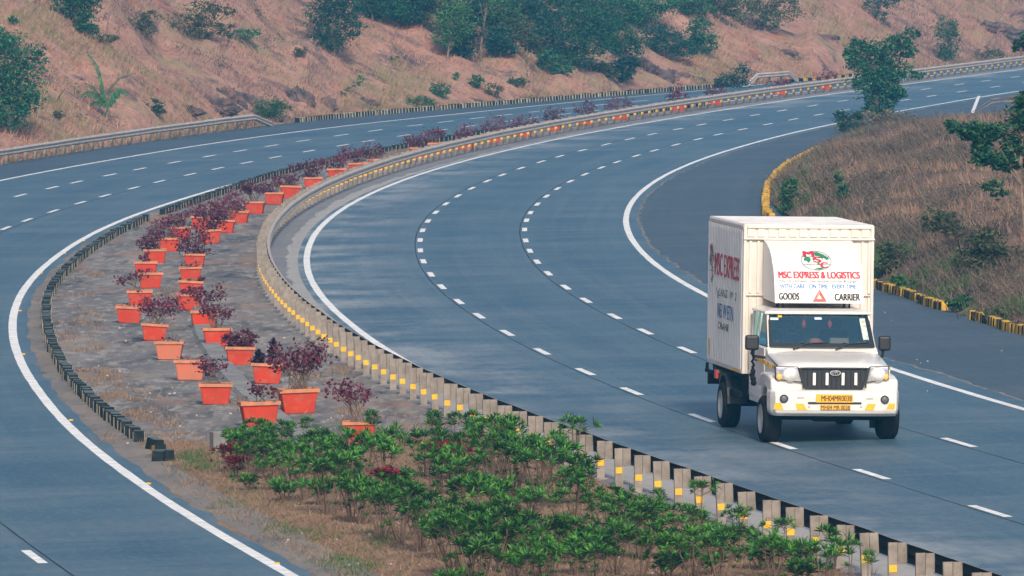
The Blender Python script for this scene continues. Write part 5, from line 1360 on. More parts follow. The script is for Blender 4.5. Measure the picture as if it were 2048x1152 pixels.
def glassmat(name, tint, refl):
    m, nt, b = newmat(name)
    nt.nodes.remove(b)
    t = nt.nodes.new('ShaderNodeBsdfTransparent'); t.inputs[0].default_value = (*tint, 1)
    g = nt.nodes.new('ShaderNodeBsdfGlossy'); g.inputs['Roughness'].default_value = 0.03; g.inputs[0].default_value = (.55, .95, 1, 1)
    lw = nt.nodes.new('ShaderNodeLayerWeight'); lw.inputs[0].default_value = refl
    mx = nt.nodes.new('ShaderNodeMixShader')
    ad = nt.nodes.new('ShaderNodeMath'); ad.inputs[1].default_value = 0.11; nt.links.new(lw.outputs['Fresnel'], ad.inputs[0]); nt.links.new(ad.outputs[0], mx.inputs[0]); nt.links.new(t.outputs[0], mx.inputs[1]); nt.links.new(g.outputs[0], mx.inputs[2])
    nt.links.new(mx.outputs[0], nt.nodes['Material Output'].inputs[0])
    return m
M['glass'] = glassmat('windscreen_glass', (0.62, 0.86, 0.88), 0.55)
M['glass_dark'] = glassmat('side_glass', (0.30, 0.36, 0.38), 0.4)

YAW = R(7.7)
_o = P(1654, 881); TX, TY = float(_o[0]), float(_o[1]); TZ = float(gz(TX))
lorry = empty('delivery_lorry', (TX, TY, TZ), YAW)
lorry.rotation_euler = (0, R(0.75), YAW)
tag(lorry, 'white box lorry with a lettered wind deflector over its cab, driving towards the viewer', 'lorry')
LM = Matrix.Translation((TX, TY, TZ)) @ lorry.rotation_euler.to_matrix().to_4x4()
LMi = LM.inverted()
def fp(px, py, y):
    """local (x, z) on the lorry's plane y = const seen at a pixel"""
    d = LMi.to_3x3() @ Vector(ray(px, py)); o = LMi @ Vector((0, 0, H))
    t = (y - o.y) / d.y
    p = o + d * t
    return p.x, p.z
def proj(v):
    w = LM @ Vector(v); cp, sp = math.cos(PITCH), math.sin(PITCH)
    f_ = w.y * cp - (w.z - H) * sp; u_ = w.y * sp + (w.z - H) * cp
    return 1024 + F * w.x / f_, 576 - F * u_ / f_

_txt = {}
def text_geo(s, bold=0.0, shear=0.0):
    """glyph outlines as flat triangles, scaled into the unit square"""
    cu = bpy.data.curves.new('t', 'FONT'); cu.body = s; cu.size = 1; cu.offset = bold; cu.shear = shear; cu.resolution_u = 4
    ob = bpy.data.objects.new('t', cu); COL.objects.link(ob)
    dg = bpy.context.evaluated_depsgraph_get(); dg.update()
    me = bpy.data.meshes.new_from_object(ob.evaluated_get(dg))
    V = np.array([v.co[:2] for v in me.vertices]); Fc = [tuple(p.vertices) for p in me.polygons]
    bpy.data.objects.remove(ob); bpy.data.curves.remove(cu); bpy.data.meshes.remove(me)
    lo, hi = V.min(0), V.max(0)
    return (V - lo) / (hi - lo), Fc
def text_on(name, s, fn, m, parent, bold=0.0, shear=0.0):
    V, Fc = text_geo(s, 0.0, shear)
    mb = MB()
    lo = Vector(fn(0, 0)); un = (Vector(fn(1, 0)) - lo).normalized(); up = (Vector(fn(0, 1)) - lo); nrm = un.cross(up).normalized(); hgt = up.length
    for k in ((0,) if not bold else (-1, 0, 1)):           # a heavier brush: the strokes laid three times, a hair apart
        mb.add([tuple(Vector(fn(u, v)) + un * (k * bold * hgt) + nrm * (.0006 * (k + 1))) for u, v in V], Fc)
    me = bpy.data.meshes.new(name); me.from_pydata(mb.v, [], mb.f); me.materials.append(M[m])
    o = bpy.data.objects.new(name, me); link(o, parent); CHILD.setdefault(parent.name, []).append(o)
    return o

# --- cargo box
BX0, BX1, BY0, BY1, BZ0, BZ1 = None, None, 3.0, 7.55, None, None
BX0 = fp(1486, 600, BY0)[0]; BX1 = fp(1747, 600, BY0)[0]; BZ1 = fp(1600, 451, BY0)[1]; BZ0 = fp(1490, 748, BY0)[1]
mb = MB()
mb.box(BX0 + .05, BX1 - .05, BY0 + .05, BY1 - .05, BZ0 + .02, BZ1 - .03)                     # inner body
for x in (BX0, BX1 - .07):                                                                   # corner posts
    for y in (BY0, BY1 - .07): mb.box(x, x + .07, y, y + .07, BZ0, BZ1)
mb.box(BX0 + .07, BX1 - .07, BY0 - .004, BY0 + .06, BZ0, BZ0 + .10); mb.box(BX0 + .07, BX1 - .07, BY0 - .004, BY0 + .06, BZ1 - .07, BZ1)
ZL = fp(1600, 478, BY0)[1]
mb.box(BX0 - .01, BX1 + .01, BY0 - .035, BY0 + .05, ZL - .025, ZL + .02)                        # ledge across the front
mb.box(BX0 + .07, BX1 - .07, BY0 + .0, BY0 + .05, fp(1500, 590, BY0)[1] - .02, fp(1500, 590, BY0)[1] + .02)
for x in (BX0, BX1 - .05):                                                                   # sills and top rails of the sides
    mb.box(x + (-.008 if x < 0 else 0), x + .05 + (.008 if x > 0 else 0), BY0 + .07, BY1 - .07, BZ0, BZ0 + .09); mb.box(x + (-.008 if x < 0 else 0), x + .05 + (.008 if x > 0 else 0), BY0 + .07, BY1 - .07, BZ1 - .09, BZ1)
box = mb.build('cargo_box', M['panel'], lorry, bevel=0.012, seg=1)
def corr(y0, y1, x, out, pitch, depth, z0, z1):
    """corrugated sheet standing along y at x, ribs towards out"""
    mb = MB(); y = y0; pts = []
    while y < y1 - pitch * .5:
        pts += [(y, 0), (y + pitch * .38, 0), (y + pitch * .5, depth), (y + pitch * .88, depth)]; y += pitch
    pts.append((y1, 0))
    vs = [(x + out * d, yy, z) for yy, d in pts for z in (z0, z1)]
    mb.add(vs, [(2 * i, 2 * i + 2, 2 * i + 3, 2 * i + 1) for i in range(len(pts) - 1)])
    return mb
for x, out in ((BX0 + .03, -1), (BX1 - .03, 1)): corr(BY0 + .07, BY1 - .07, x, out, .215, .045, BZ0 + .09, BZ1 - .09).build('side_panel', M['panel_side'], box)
mb = MB(); mb.box(BX0 + .015, BX1 - .015, BY0 + .01, BY1 - .01, BZ1 - .005, BZ1 + .018)
for k in range(7): mb.box(BX0 + .06, BX1 - .06, BY0 + .4 + k * .6, BY0 + .43 + k * .6, BZ1 + .016, BZ1 + .028)
mb.build('roof', pmat('box_roof', (.72, .71, .69), .5, c2=(.62, .61, .60), scale=1, dirt=(.4, .38, .35), dscale=1.4, damt=.5), box, bevel=.006, seg=1)
# pleats of the front wall
mb = MB()
za, zb = fp(1600, 474, BY0)[1], fp(1600, 456, BY0)[1]
for k in range(12):
    x0 = fp(1495 + k * 20.8, 460, BY0)[0]; w_ = .175
    mb.add([(x0, BY0 + .049, za), (x0 + .008, BY0 + .024, za), (x0 + w_ - .008, BY0 + .024, za), (x0 + w_, BY0 + .049, za), (x0, BY0 + .049, zb), (x0 + .008, BY0 + .024, zb), (x0 + w_ - .008, BY0 + .024, zb), (x0 + w_, BY0 + .049, zb)],
           [(0, 4, 5, 1), (1, 5, 6, 2), (2, 6, 7, 3), (4, 7, 6, 5), (0, 1, 2, 3)])
for px in (1498, 1514, 1722, 1736):
    x0 = fp(px, 560, BY0)[0]
    for z0, z1 in ((BZ0 + .12, fp(1500, 594, BY0)[1]), (fp(1500, 586, BY0)[1], ZL - .04)): mb.box(x0, x0 + .05, BY0 + .006, BY0 + .05, z0, z1)
mb.build('front_pleats', M['panel'], box)
mb = MB()
for k in range(5): mb.box(BX0 - .014, BX0 - .009, BY0 + .28 + k * .22, BY0 + .44 + k * .22, BZ0 + .015, BZ0 + .075)
mb.box(BX0 - .014, BX0 - .009, BY1 - .38, BY1 - .12, BZ0 + .16, BZ0 + .52)
mb.build('reflective_tape', M['yellow'], box)
SX = BX0 - .020
def side(y0, y1, z0, z1): return lambda u, v: (SX, y0 + (y1 - y0) * u, z0 + (z1 - z0) * v)
text_on('lettering', 'MSC EXPRESS', side(6.62, 3.42, 3.10, 3.58), 'ink_red', box, .05)
text_on('lettering', 'I gLANZ  W  2', side(6.45, 3.75, 2.62, 2.84), 'ink_grey', box, .0, .2)
text_on('lettering', 'NEI W ETN', side(6.2, 4.15, 2.22, 2.52), 'ink_blue', box, .04)
text_on('lettering', 'CRANE', side(6.1, 4.7, 1.98, 2.12), 'ink_black', box, .04)
def emblem(parent, fn):
    """oval globe: dark outline, graticule, green land and the red stepped letters M S C"""
    mb = MB(); n = 40
    def ring(r0, r1, sx=1.0, cx=.5):
        vs = []
        for k in range(n):
            a = 2 * math.pi * k / n
            for r in (r0, r1): vs.append(fn(cx + sx * r * math.cos(a) * .5, .5 + r * math.sin(a) * .5))
        mb.add(vs, [(2 * k, 2 * ((k + 1) % n), 2 * ((k + 1) % n) + 1, 2 * k + 1) for k in range(n)])
    ring(.965, 1.0); ring(.975, 1.0, .45)
    for v0 in (.3, .7):
        hw = math.sqrt(1 - (2 * v0 - 1) ** 2) * .5
        mb.add([fn(.5 - hw, v0 - .008), fn(.5 + hw, v0 - .008), fn(.5 + hw, v0 + .008), fn(.5 - hw, v0 + .008)], [(0, 1, 2, 3)])
    e = mb.build('emblem', M['ink_grey'], parent)
    mb = MB()
    f2 = lambda u, v: fn(u, v)
    for poly in ([(.10, .62), (.20, .72), (.30, .66), (.33, .55), (.28, .46), (.24, .40), (.18, .50), (.09, .52)], [(.46, .95), (.60, .93), (.78, .82), (.90, .68), (.94, .58), (.84, .56), (.76, .66), (.70, .60), (.62, .74), (.50, .76)],
                 [(.36, .62), (.46, .58), (.42, .50)], [(.40, .06), (.60, .05), (.78, .14), (.62, .15), (.50, .13)], [(.52, .40), (.60, .44), (.60, .32), (.55, .28)]):
        mb.add([f2(u, v) for u, v in poly], [tuple(range(len(poly)))])
    mb.build('emblem', M['ink_green'], parent)
    for ch, (u0, u1, v0, v1) in (('M', (.13, .45, .72, .98)), ('S', (.42, .66, .42, .70)), ('C', (.62, .86, .14, .42))):
        text_on('lettering', ch, lambda u, v, a=u0, b=u1, c=v0, d=v1: tuple(np.array(fn(a + (b - a) * u, c + (d - c) * v)) + np.array(EMB_OFF)), 'ink_red', parent, .07)
EMB_OFF = (-.004, 0, 0)
emblem(box, lambda u, v: (SX, 7.36 + (6.72 - 7.36) * u, 2.92 + .82 * v))

# --- wind deflector over the cab
PROF = [(3.0, 481), (2.62, 487), (2.25, 499), (1.95, 516), (1.72, 538), (1.57, 562), (1.50, 585), (1.46, 606.5)]
DP = [(y, fp(1640, py, y)[1]) for y, py in PROF]
DX0, DX1 = fp(1550, 606, 1.46)[0], fp(1727, 606, 1.46)[0]
dpt = resample(np.array(DP), .05)
mb = MB()
N = len(dpt)
vs = [(x, y, z) for x in (DX0, DX1) for y, z in dpt]
mb.add(vs, [(i, i + 1, N + i + 1, N + i) for i in range(N - 1)])
zb = DP[-1][1]
for x in (DX0, DX1):
    k = len(mb.v); mb.add([(x, y, z) for y, z in dpt] + [(x, 2.98, zb + .03)], [tuple(range(N + 1))])
k = N; mb.add([(DX0, DP[-1][0], zb), (DX1, DP[-1][0], zb), (DX1, 2.98, zb + .03), (DX0, 2.98, zb + .03)], [(0, 1, 2, 3)])
M['defl'] = pmat('deflector_white', (0.74, 0.73, 0.70), 0.35, c2=(0.70, 0.69, 0.65), scale=1.0, dirt=(.55, .5, .42), dscale=2.5, damt=.22)
defl = mb.build('wind_deflector', M['defl'], lorry)
mb = MB()
for x in (DX0 + .2, DX1 - .25): mb.tube([(x, 2.3, zb + .02), (x, 2.35, 2.62)], .025, 6)
for x in (DX0 + .2, DX1 - .25): mb.tube([(x, 1.7, zb + .02), (x, 1.75, 2.60)], .02, 6)
mb.build('stay', M['blackp'], defl)
_dz = dpt[::-1, 1]; _dy = dpt[::-1, 0]
def dz_of(py):
    e = [abs(proj((.05, y, z))[1] - py) for y, z in dpt]; return dpt[int(np.argmin(e))]
def dmap(px0, px1, py0, py1):
    """rectangle of the photograph laid onto the curved front"""
    (ya, za), (yb, zb_) = dz_of(py1), dz_of(py0)
    fine = resample(np.array(DP), .01)
    f_ = [proj((.05, y, z))[1] for y, z in fine]
    ya, za = fine[int(np.argmin(np.abs(np.array(f_) - py1)))]; yb, zb_ = fine[int(np.argmin(np.abs(np.array(f_) - py0)))]
    x0, x1 = fp(px0, (py0 + py1) / 2, (ya + yb) / 2)[0], fp(px1, (py0 + py1) / 2, (ya + yb) / 2)[0]
    def fn(u, v):
        z = za + (zb_ - za) * v
        y = float(np.interp(z, _dz, _dy))
        return (x0 + (x1 - x0) * u, y - .016, z + .003)
    return fn
text_on('lettering', 'MSC EXPRESS & LOGISTICS', dmap(1557, 1719, 543.5, 557), 'ink_red', defl, .05)
text_on('lettering', 'Intercity Domestic International Courier & Cargo', dmap(1558, 1713, 559.5, 566.5), 'ink_grey', defl, .0, .15)
text_on('lettering', 'WITH CARE - ON TIME - EVERY TIME', dmap(1559.5, 1712, 568.5, 577), 'ink_blue', defl, .03)
text_on('lettering', 'GOODS', dmap(1558, 1598, 586.5, 600), 'ink_black', defl, .04)
text_on('lettering', 'CARRIER', dmap(1669.5, 1719.5, 587, 600.5), 'ink_black', defl, .04)
EMB_OFF = (0, -.004, .001)
emblem(defl, dmap(1601, 1661.5, 502, 541))
fn = dmap(1624.5, 1653, 579.5, 603); mb = MB()
def tri(r): return [(.5 + r * .5 * math.cos(a) * 1.0, .36 + r * .62 * math.sin(a)) for a in (math.pi / 2, math.pi * 7 / 6, math.pi * 11 / 6)]
o_, i_ = tri(1.1), tri(.52)
vs = [np.array(fn(u, v)) + np.array((0, -.02, 0)) for u, v in o_] + [np.array(fn(u, v)) + np.array((0, -.02, 0)) for u, v in i_]
vb = [np.array(fn(u, v)) for u, v in o_]
mb.add(vs + vb, [(0, 1, 4, 3), (1, 2, 5, 4), (2, 0, 3, 5), (0, 6, 7, 1), (1, 7, 8, 2), (2, 8, 6, 0)])
mb.build('warning_triangle', M['red_refl'], defl)

# --- cab shell
NX = 1.15
z_bon0 = fp(1667, 734, -.80)[1]; z_bon1 = fp(1660, 706, .62)[1]; z_ws0 = fp(1650, 694, .74)[1]; z_ws1 = fp(1642, 627, 1.30)[1]; z_roof = fp(1630, 613, 2.4)[1]
mb = MB()
# bonnet: a gently domed sheet
ny, nx = 8, 13; vs = []
for j in range(ny):
    t = j / (ny - 1); y = -.82 + (1.48) * t; zc = z_bon0 + (z_bon1 - z_bon0) * t ** .8
    hw = 1.13 + .03 * t
    for i in range(nx):
        u = -1 + 2 * i / (nx - 1)
        vs.append((u * hw, y + .06 * u * u * (1 - t), zc + .030 * (1 - u ** 4) - .022 * abs(u) ** 10 - (.02 if j == 0 else 0)))
fs = [(j * nx + i, j * nx + i + 1, (j + 1) * nx + i + 1, (j + 1) * nx + i) for j in range(ny - 1) for i in range(nx - 1)]
bon = MB().add(vs, fs)
cab = MB()
zn = z_bon0 - .05
cab.hexa([(-NX, -.76, 1.02), (NX, -.76, 1.02), (NX, -.5, 1.02), (-NX, -.5, 1.02), (-NX, -.80, zn), (NX, -.80, zn), (NX, -.5, zn), (-NX, -.5, zn)])   # nose
cab.hexa([(-1.13, -.5, 1.1), (1.13, -.5, 1.1), (1.16, .8, 1.1), (-1.16, .8, 1.1), (-1.13, -.5, zn - .01), (1.13, -.5, zn - .01), (1.16, .8, z_bon1 - .05), (-1.16, .8, z_bon1 - .05)])  # engine bay
cab.hexa([(-1.17, .66, z_bon1 - .2), (1.17, .66, z_bon1 - .2), (1.17, .85, z_bon1 - .2), (-1.17, .85, z_bon1 - .2), (-1.15, .62, z_bon1 + .01), (1.15, .62, z_bon1 + .01), (1.15, .80, z_ws0 - .005), (-1.15, .80, z_ws0 - .005)])  # cowl
cab.box(-1.16, -1.10, .8, 2.85, .66, z_ws0 - .02); cab.box(1.10, 1.16, .8, 2.85, .66, z_ws0 - .02); cab.box(-1.10, 1.10, 2.80, 2.85, .66, z_ws1); cab.box(-1.1, 1.1, .8, 2.8, .66, .74)
# roof with its drip rail and visor edge
cab.hexa([(-1.13, 1.20, z_ws1 - .015), (1.13, 1.20, z_ws1 - .015), (1.13, 2.86, z_ws1 - .015), (-1.13, 2.86, z_ws1 - .015), (-1.12, 1.20, z_ws1 + .045), (1.12, 1.20, z_ws1 + .045), (1.12, 2.86, z_ws1 + .045), (-1.12, 2.86, z_ws1 + .045)])
cab.hexa([(-1.08, 1.24, z_ws1 + .045), (1.08, 1.24, z_ws1 + .045), (1.08, 2.84, z_ws1 + .045), (-1.08, 2.84, z_ws1 + .045), (-.92, 1.50, z_roof), (.92, 1.50, z_roof), (.92, 2.80, z_roof), (-.92, 2.80, z_roof)])
xp0 = 1.13; xp1 = 1.075
for sg in (-1, 1):
    cab.hexa([(sg * (xp0 - .055), .74, z_ws0 - .03), (sg * xp0, .74, z_ws0 - .03), (sg * xp0, .84, z_ws0 - .03), (sg * (xp0 - .055), .84, z_ws0 - .03),
              (sg * (xp1 - .055), 1.28, z_ws1), (sg * xp1, 1.28, z_ws1), (sg * xp1, 1.38, z_ws1), (sg * (xp1 - .055), 1.38, z_ws1)])
    for y0 in (2.05, 2.76): cab.hexa([(sg * 1.09, y0, z_ws0 - .03), (sg * 1.14, y0, z_ws0 - .03), (sg * 1.14, y0 + .09, z_ws0 - .03), (sg * 1.09, y0 + .09, z_ws0 - .03), (sg * 1.035, y0, z_ws1), (sg * 1.085, y0, z_ws1), (sg * 1.085, y0 + .09, z_ws1), (sg * 1.035, y0 + .09, z_ws1)])
cabo = cab.build('cab', M['white'], lorry, bevel=0.018, seg=2)
bo = bon.build('bonnet', M['white'], cabo, smooth=True)
sd = bo.modifiers.new('thick', 'SOLIDIFY'); sd.thickness = .03; sd.offset = -1
MB().box(-1.10, 1.10, -.835, -.76, zn - .008, zn + .018).build('bonnet_seam', M['blackp'], cabo)
# front wings with their arches
for sg in (-1, 1):
    pts = [(.86, 1.02)] + [(.64 * math.cos(a), .475 + .64 * math.sin(a)) for a in np.linspace(math.radians(12), math.radians(150), 14)] + [(-.74, .95), (-.80, 1.12), (-.78, 1.30), (-.45, 1.37), (.1, 1.40), (.5, 1.36), (.86, 1.22)]
    w_ = MB(); w_.prism_x(pts, sg * 1.08, sg * 1.32)
    w_.prism_x([(-.72, 1.28), (.84, 1.18), (.84, z_bon1 - .1), (-.72, zn - .02)], sg * 1.05, sg * 1.165)
    w_.build('wing', M['white'], cabo, bevel=.05, seg=3)
    dr = MB(); dr.prism_x([(.90, .78), (1.98, .78), (1.98, z_ws0 - .04), (.90, z_ws0 - .04)], sg * 1.155, sg * 1.185); dr.prism_x([(2.04, .78), (2.78, .78), (2.78, z_ws0 - .04), (2.04, z_ws0 - .04)], sg * 1.155, sg * 1.18)
    door = dr.build('door', M['white'], cabo, bevel=.012, seg=2)
    MB().box(sg * 1.185 - .02, sg * 1.185 + .02, 1.74, 1.92, 1.52, 1.57).build('handle', M['blackp'], door, bevel=.01)
    g_ = MB(); g_.add([(sg * 1.118, .98, z_ws0), (sg * 1.118, 2.04, z_ws0), (sg * 1.072, 2.04, z_ws1 - .02), (sg * 1.072, 1.38, z_ws1 - .02)], [(0, 1, 2, 3)]); g_.build('side_window', M['glass_dark'], cabo)
    g_ = MB(); g_.add([(sg * 1.118, 2.14, z_ws0), (sg * 1.118, 2.76, z_ws0), (sg * 1.072, 2.76, z_ws1 - .02), (sg * 1.072, 2.14, z_ws1 - .02)], [(0, 1, 2, 3)]); g_.build('side_window', M['glass_dark'], cabo)
    tp = MB(); yy = -.55
    for L_ in (.42, .16, .30, .12, .36, .2, .32): tp.box(sg * 1.188 - .004, sg * 1.188 + .004, yy, yy + L_, 1.50 + .03 * yy, 1.58 + .03 * yy); yy += L_ + .07
    tp.build('reflective_tape', M['yellow'], cabo)
# windscreen: black rim and glass
def ws(u, v, off=0.0):
    z = z_ws0 + (z_ws1 - z_ws0) * v; y = .745 + .555 * v - .05 * (1 - (2 * u - 1) ** 2)
    hw = (1.105 + (1.05 - 1.105) * v); return (-hw + 2 * hw * u, y - off, z)
gl = MB(); n = 10
gl.add([ws(.02 + .96 * i / n, .04 + .92 * j / 3) for j in range(4) for i in range(n + 1)], [(j * (n + 1) + i, j * (n + 1) + i + 1, (j + 1) * (n + 1) + i + 1, (j + 1) * (n + 1) + i) for j in range(3) for i in range(n)])
wso = gl.build('windscreen', M['glass'], cabo, smooth=True)
rm = MB()
for (u0, u1, v0, v1) in ((0, 1, 0, .115), (0, 1, .955, 1), (0, .03, .115, .955), (.97, 1, .115, .955)):
    m_ = 10 if u1 - u0 > .5 else 1
    rm.add([ws(u0 + (u1 - u0) * i / m_, v, .012) for v in (v0, v1) for i in range(m_ + 1)], [(i, i + 1, m_ + 2 + i, m_ + 1 + i) for i in range(m_)])
rm.build('rubber_seal', M['blackp'], wso)
_sm = [pmat('pale_sticker', (.50, .56, .58), .5), M['yellow'], pmat('garland_white', (.62, .64, .58), .8, c2=(.35, .40, .36), scale=14)]
for (u0, u1, v0, v1, mi) in ((.02, .10, .80, .87, 0), (.095, .135, .88, .94, 1), (.455, .525, .82, .89, 0), (.90, .955, .22, .86, 2)):
    MB().add([ws(u0, v0, .016), ws(u1, v0, .016), ws(u1, v1, .016), ws(u0, v1, .016)], [(0, 1, 2, 3)]).build('sticker', _sm[mi], wso)
for u0, u1 in ((.22, .55), (.62, .95)):
    a, b, c = ws(u0, -.06, .03), ws(u0 + .13, .10, .03), ws(u1, .145, .035)
    wp = MB(); wp.tube([a, b], .017, 5); wp.tube([ws(u0 + .08, .125, .035), b, c], .014, 5); wp.build('wiper', M['blackp'], cabo)
# grille, lamps, bumper and plates on the nose
YG = -.815
def gp(px, py, y=YG): return fp(px, py, y)
gt = [gp(1597, 736), gp(1738, 736), gp(1735, 757), gp(1724, 779), gp(1612, 779), gp(1601, 757)]
gr = MB(); gr.prism_y([(x, z) for x, z in gt], YG - .02, YG + .06)
grille = gr.build('grille', M['blackp'], cabo, bevel=.012, seg=2)
sl_ = MB()
for k in range(14):
    px = 1606 + k * 9.6; x, z0 = gp(px, 776); z1 = gp(px, 742)[1]; sl_.box(x - .014, x + .014, YG - .05, YG - .02, z0, z1)
sl_.build('grille_slats', pmat('dark_slats', (.012, .012, .014), .35), grille)
x0, z0 = gp(1597, 740); x1, z1 = gp(1738, 736)
fr = MB()
q = [np.array(p) for p in gt]; ctr = sum(q) / len(q)
for i in range(6):
    a, b = q[i], q[(i + 1) % 6]; ai, bi = ctr + (a - ctr) * .93, ctr + (b - ctr) * .93
    fr.hexa([(a[0], YG - .06, a[1]), (b[0], YG - .06, b[1]), (b[0], YG - .02, b[1]), (a[0], YG - .02, a[1]), (ai[0], YG - .06, ai[1]), (bi[0], YG - .06, bi[1]), (bi[0], YG - .02, bi[1]), (ai[0], YG - .02, ai[1])])
fr.build('grille_frame', M['blackp'], grille)
for px in (1627.5, 1653, 1685, 1710.5):
    x, za = gp(px - 3, 770); xb, zb2 = gp(px + 3, 745.5)
    MB().box(x, xb, YG - .075, YG - .045, za, zb2).build('grille_bar', pmat('bright_bar', (.80, .78, .72), .3) if px == 1627.5 else bpy.data.materials['bright_bar'], grille, bevel=.006)
lx, lz = gp(1669.5, 745.5)
mb = MB(); n = 28
vs = [(lx + r * .112 * math.cos(2 * math.pi * k / n), YG - .085, lz + r * .055 * math.sin(2 * math.pi * k / n)) for k in range(n) for r in (.84, 1.0)]
mb.add(vs, [(2 * k, 2 * ((k + 1) % n), 2 * ((k + 1) % n) + 1, 2 * k + 1) for k in range(n)])
for pts in ([(-.07, -.035), (-.035, .0), (.0, .045)], [(-.01, -.045), (.0, .0), (.03, .046)], [(.05, -.04), (.035, .0), (.055, .038)], [(-.085, .005), (-.045, .03), (-.01, .02)]):
    mb.tube([(lx + a, YG - .088, lz + b) for a, b in pts], .009, 4)
mb.build('badge', M['chrome'], grille)
mb = MB().disc_y(lx, YG - .082, lz, .095, .047, .05, 24); mb.build('badge_plate', M['blackp'], grille)
for sg in (-1, 1):
    if sg < 0: outer, inner, lowin, lowout = gp(1551, 733.5), gp(1595, 734.5), gp(1603, 764), gp(1552, 758)
    else: outer, inner, lowin, lowout = gp(1776.5, 733.5), gp(1740, 734.5), gp(1733, 764), gp(1777, 758)
    pl = [outer, inner, lowin, lowout]
    if sg > 0: pl = pl[::-1]
    cxy = np.mean(np.array(pl), 0); pl2 = [tuple(cxy + (np.array(q_) - cxy) * np.array((1.06, 1.10))) for q_ in pl]
    MB().prism_y(pl2, YG - .020, YG + .06).build('headlight_surround', M['blackp'], cabo, bevel=.012, seg=2)
    hb = MB(); hb.prism_y(pl, YG - .035, YG + .08)
    hl = hb.build('headlight', M['lampback'], cabo, bevel=.014, seg=2)
    cx, cz = gp(1581 if sg < 0 else 1755.5, 748.5)
    MB().disc_y(cx, YG - .05, cz, .145, .135, .05, 24, dome=.05).build('lens', M['lampglass'], hl, smooth=True)
    MB().disc_y(cx, YG - .040, cz, .158, .146, .04, 28).build('bezel', M['chrome'], hl)
    ax, az = gp(1558 if sg < 0 else 1771.5, 753.5)
    MB().disc_y(ax, YG - .048, az, .058 if sg < 0 else .05, .062, .04, 16, dome=.02).build('indicator', M['amber'], hl, smooth=True)
    bx, bz = gp(1561 if sg < 0 else 1768, 738)
    MB().box(bx - .075, bx + .075, YG - .05, YG - .03, bz - .022, bz + .022).build('side_light', pmat('blue_tinted_lens', (.42, .46, .60), .15) if sg < 0 else bpy.data.materials['blue_tinted_lens'], hl, bevel=.008)
YB = -1.06
zb0, zb1 = fp(1660, 833, YB)[1], fp(1660, 782, YB)[1]
zside = fp(1545, 775, -.9)[1]
def rowpts(z, fr_, x_w, back): return [(-x_w, back, z), (-x_w * .985, -.80, z), (-x_w * .93, fr_ + .06, z), (-x_w * .72, fr_, z), (x_w * .72, fr_, z), (x_w * .93, fr_ + .06, z), (x_w * .985, -.80, z), (x_w, back, z)]
mb = MB(); rows = [rowpts(zb0, YB + .13, 1.28, -.5), rowpts(zb0 + .06, YB + .03, 1.33, -.5), rowpts(zb0 + .13, YB, 1.345, -.5), rowpts(zb0 + .40, YB, 1.35, -.5), rowpts(zb1 - .03, YB + .02, 1.345, -.5), rowpts(zb1 + .005, YB + .10, 1.32, -.5)]
vs = [p for r in rows for p in r]; fs = [(r * 8 + i, r * 8 + i + 1, r * 8 + 9 + i, r * 8 + 8 + i) for r in range(5) for i in range(7)]
mb.add(vs, fs); k = 40
mb.add([rows[-1][i] for i in range(8)] + [(-1.3, -.7, zb1 + .03), (1.3, -.7, zb1 + .03)], [(0, 1, 2, 8), (2, 3, 4, 5, 9, 8), (5, 6, 7, 9)])
bumper = mb.build('bumper', M['white'], lorry, bevel=.015, seg=2)
def bp_(px, py): return fp(px, py, YB - .004)
mb = MB()
for q in ([(1551, 806), (1562, 806), (1568, 819.5), (1548, 819.5)], [(1591, 807.5), (1607, 807.5), (1614, 820), (1594, 820)], [(1735, 808), (1752, 808), (1747, 820.5), (1729, 820.5)], [(1778, 807.5), (1791, 807.5), (1790, 819), (1773, 819)]):
    pts = []
    for px, py in q:
        x, z = bp_(px, py); y = YB - .006
        if abs(x) > .72 * 1.35: y = YB - .006 + .06 * (abs(x) - .97) / .285
        pts.append((x, y, z))
    mb.add(pts, [(0, 1, 2, 3)])
mb.build('reflective_tape', M['yellow'], bumper)
for px, py in ((1568.5, 797.5), (1769.5, 799.5)):
    x, z = bp_(px, py); y = YB - .02 + .06 * max(0, (abs(x) - .97) / .285)
    fl = MB().disc_y(x, y, z, .088, .088, .06, 20); f_o = fl.build('fog_lamp', M['blackp'], bumper)
    MB().disc_y(x, y - .004, z, .06, .06, .02, 18, dome=.015).build('lens', pmat('smoked_lens', (.10, .11, .12), .1) if px < 1600 else bpy.data.materials['smoked_lens'], f_o)
xa, za = bp_(1616, 808.5); xb, zb_ = bp_(1723, 804.5); MB().box(xa, xb, YB - .006, YB + .01, za, zb_).build('air_slot', M['blackp'], bumper)
mb = MB()
for px, py in ((1601, 795), (1739.5, 797)):
    x, z = bp_(px, py); mb.box(x - .07, x + .07, YB - .012, YB, z - .014, z + .014)
for px in (1618, 1722):
    x, z = bp_(px, 813.5); mb.disc_y(x, YB - .012, z, .024, .026, .012, 12)
mb.build('bumper_trim', M['chassis'] if False else pmat('worn_trim', (.42, .40, .37), .6), bumper)
for (p0, p1, txt, tx0, tx1, nm) in (((1632, 805), (1706, 788.5), 'MH04MR0038', .14, .96, 1), ((1640, 819.5), (1701, 810), 'MH04 MR 0038', .03, .97, 0)):
    x0, z0 = bp_(*p0); x1, z1 = bp_(*p1)
    pl = MB().box(x0, x1, YB - .03, YB - .002, z0, z1).build('number_plate', M['plate'], bumper, bevel=.006)
    mg = .16 if nm else .05
    text_on('lettering', txt, lambda u, v, a=x0, b=x1, c=z0, d=z1, t0=tx0, t1=tx1, g_=mg: (a + (b - a) * (t0 + (t1 - t0) * u), YB - .034, c + (d - c) * (g_ + (1 - 2 * g_) * v)), 'ink_black', pl, .016)
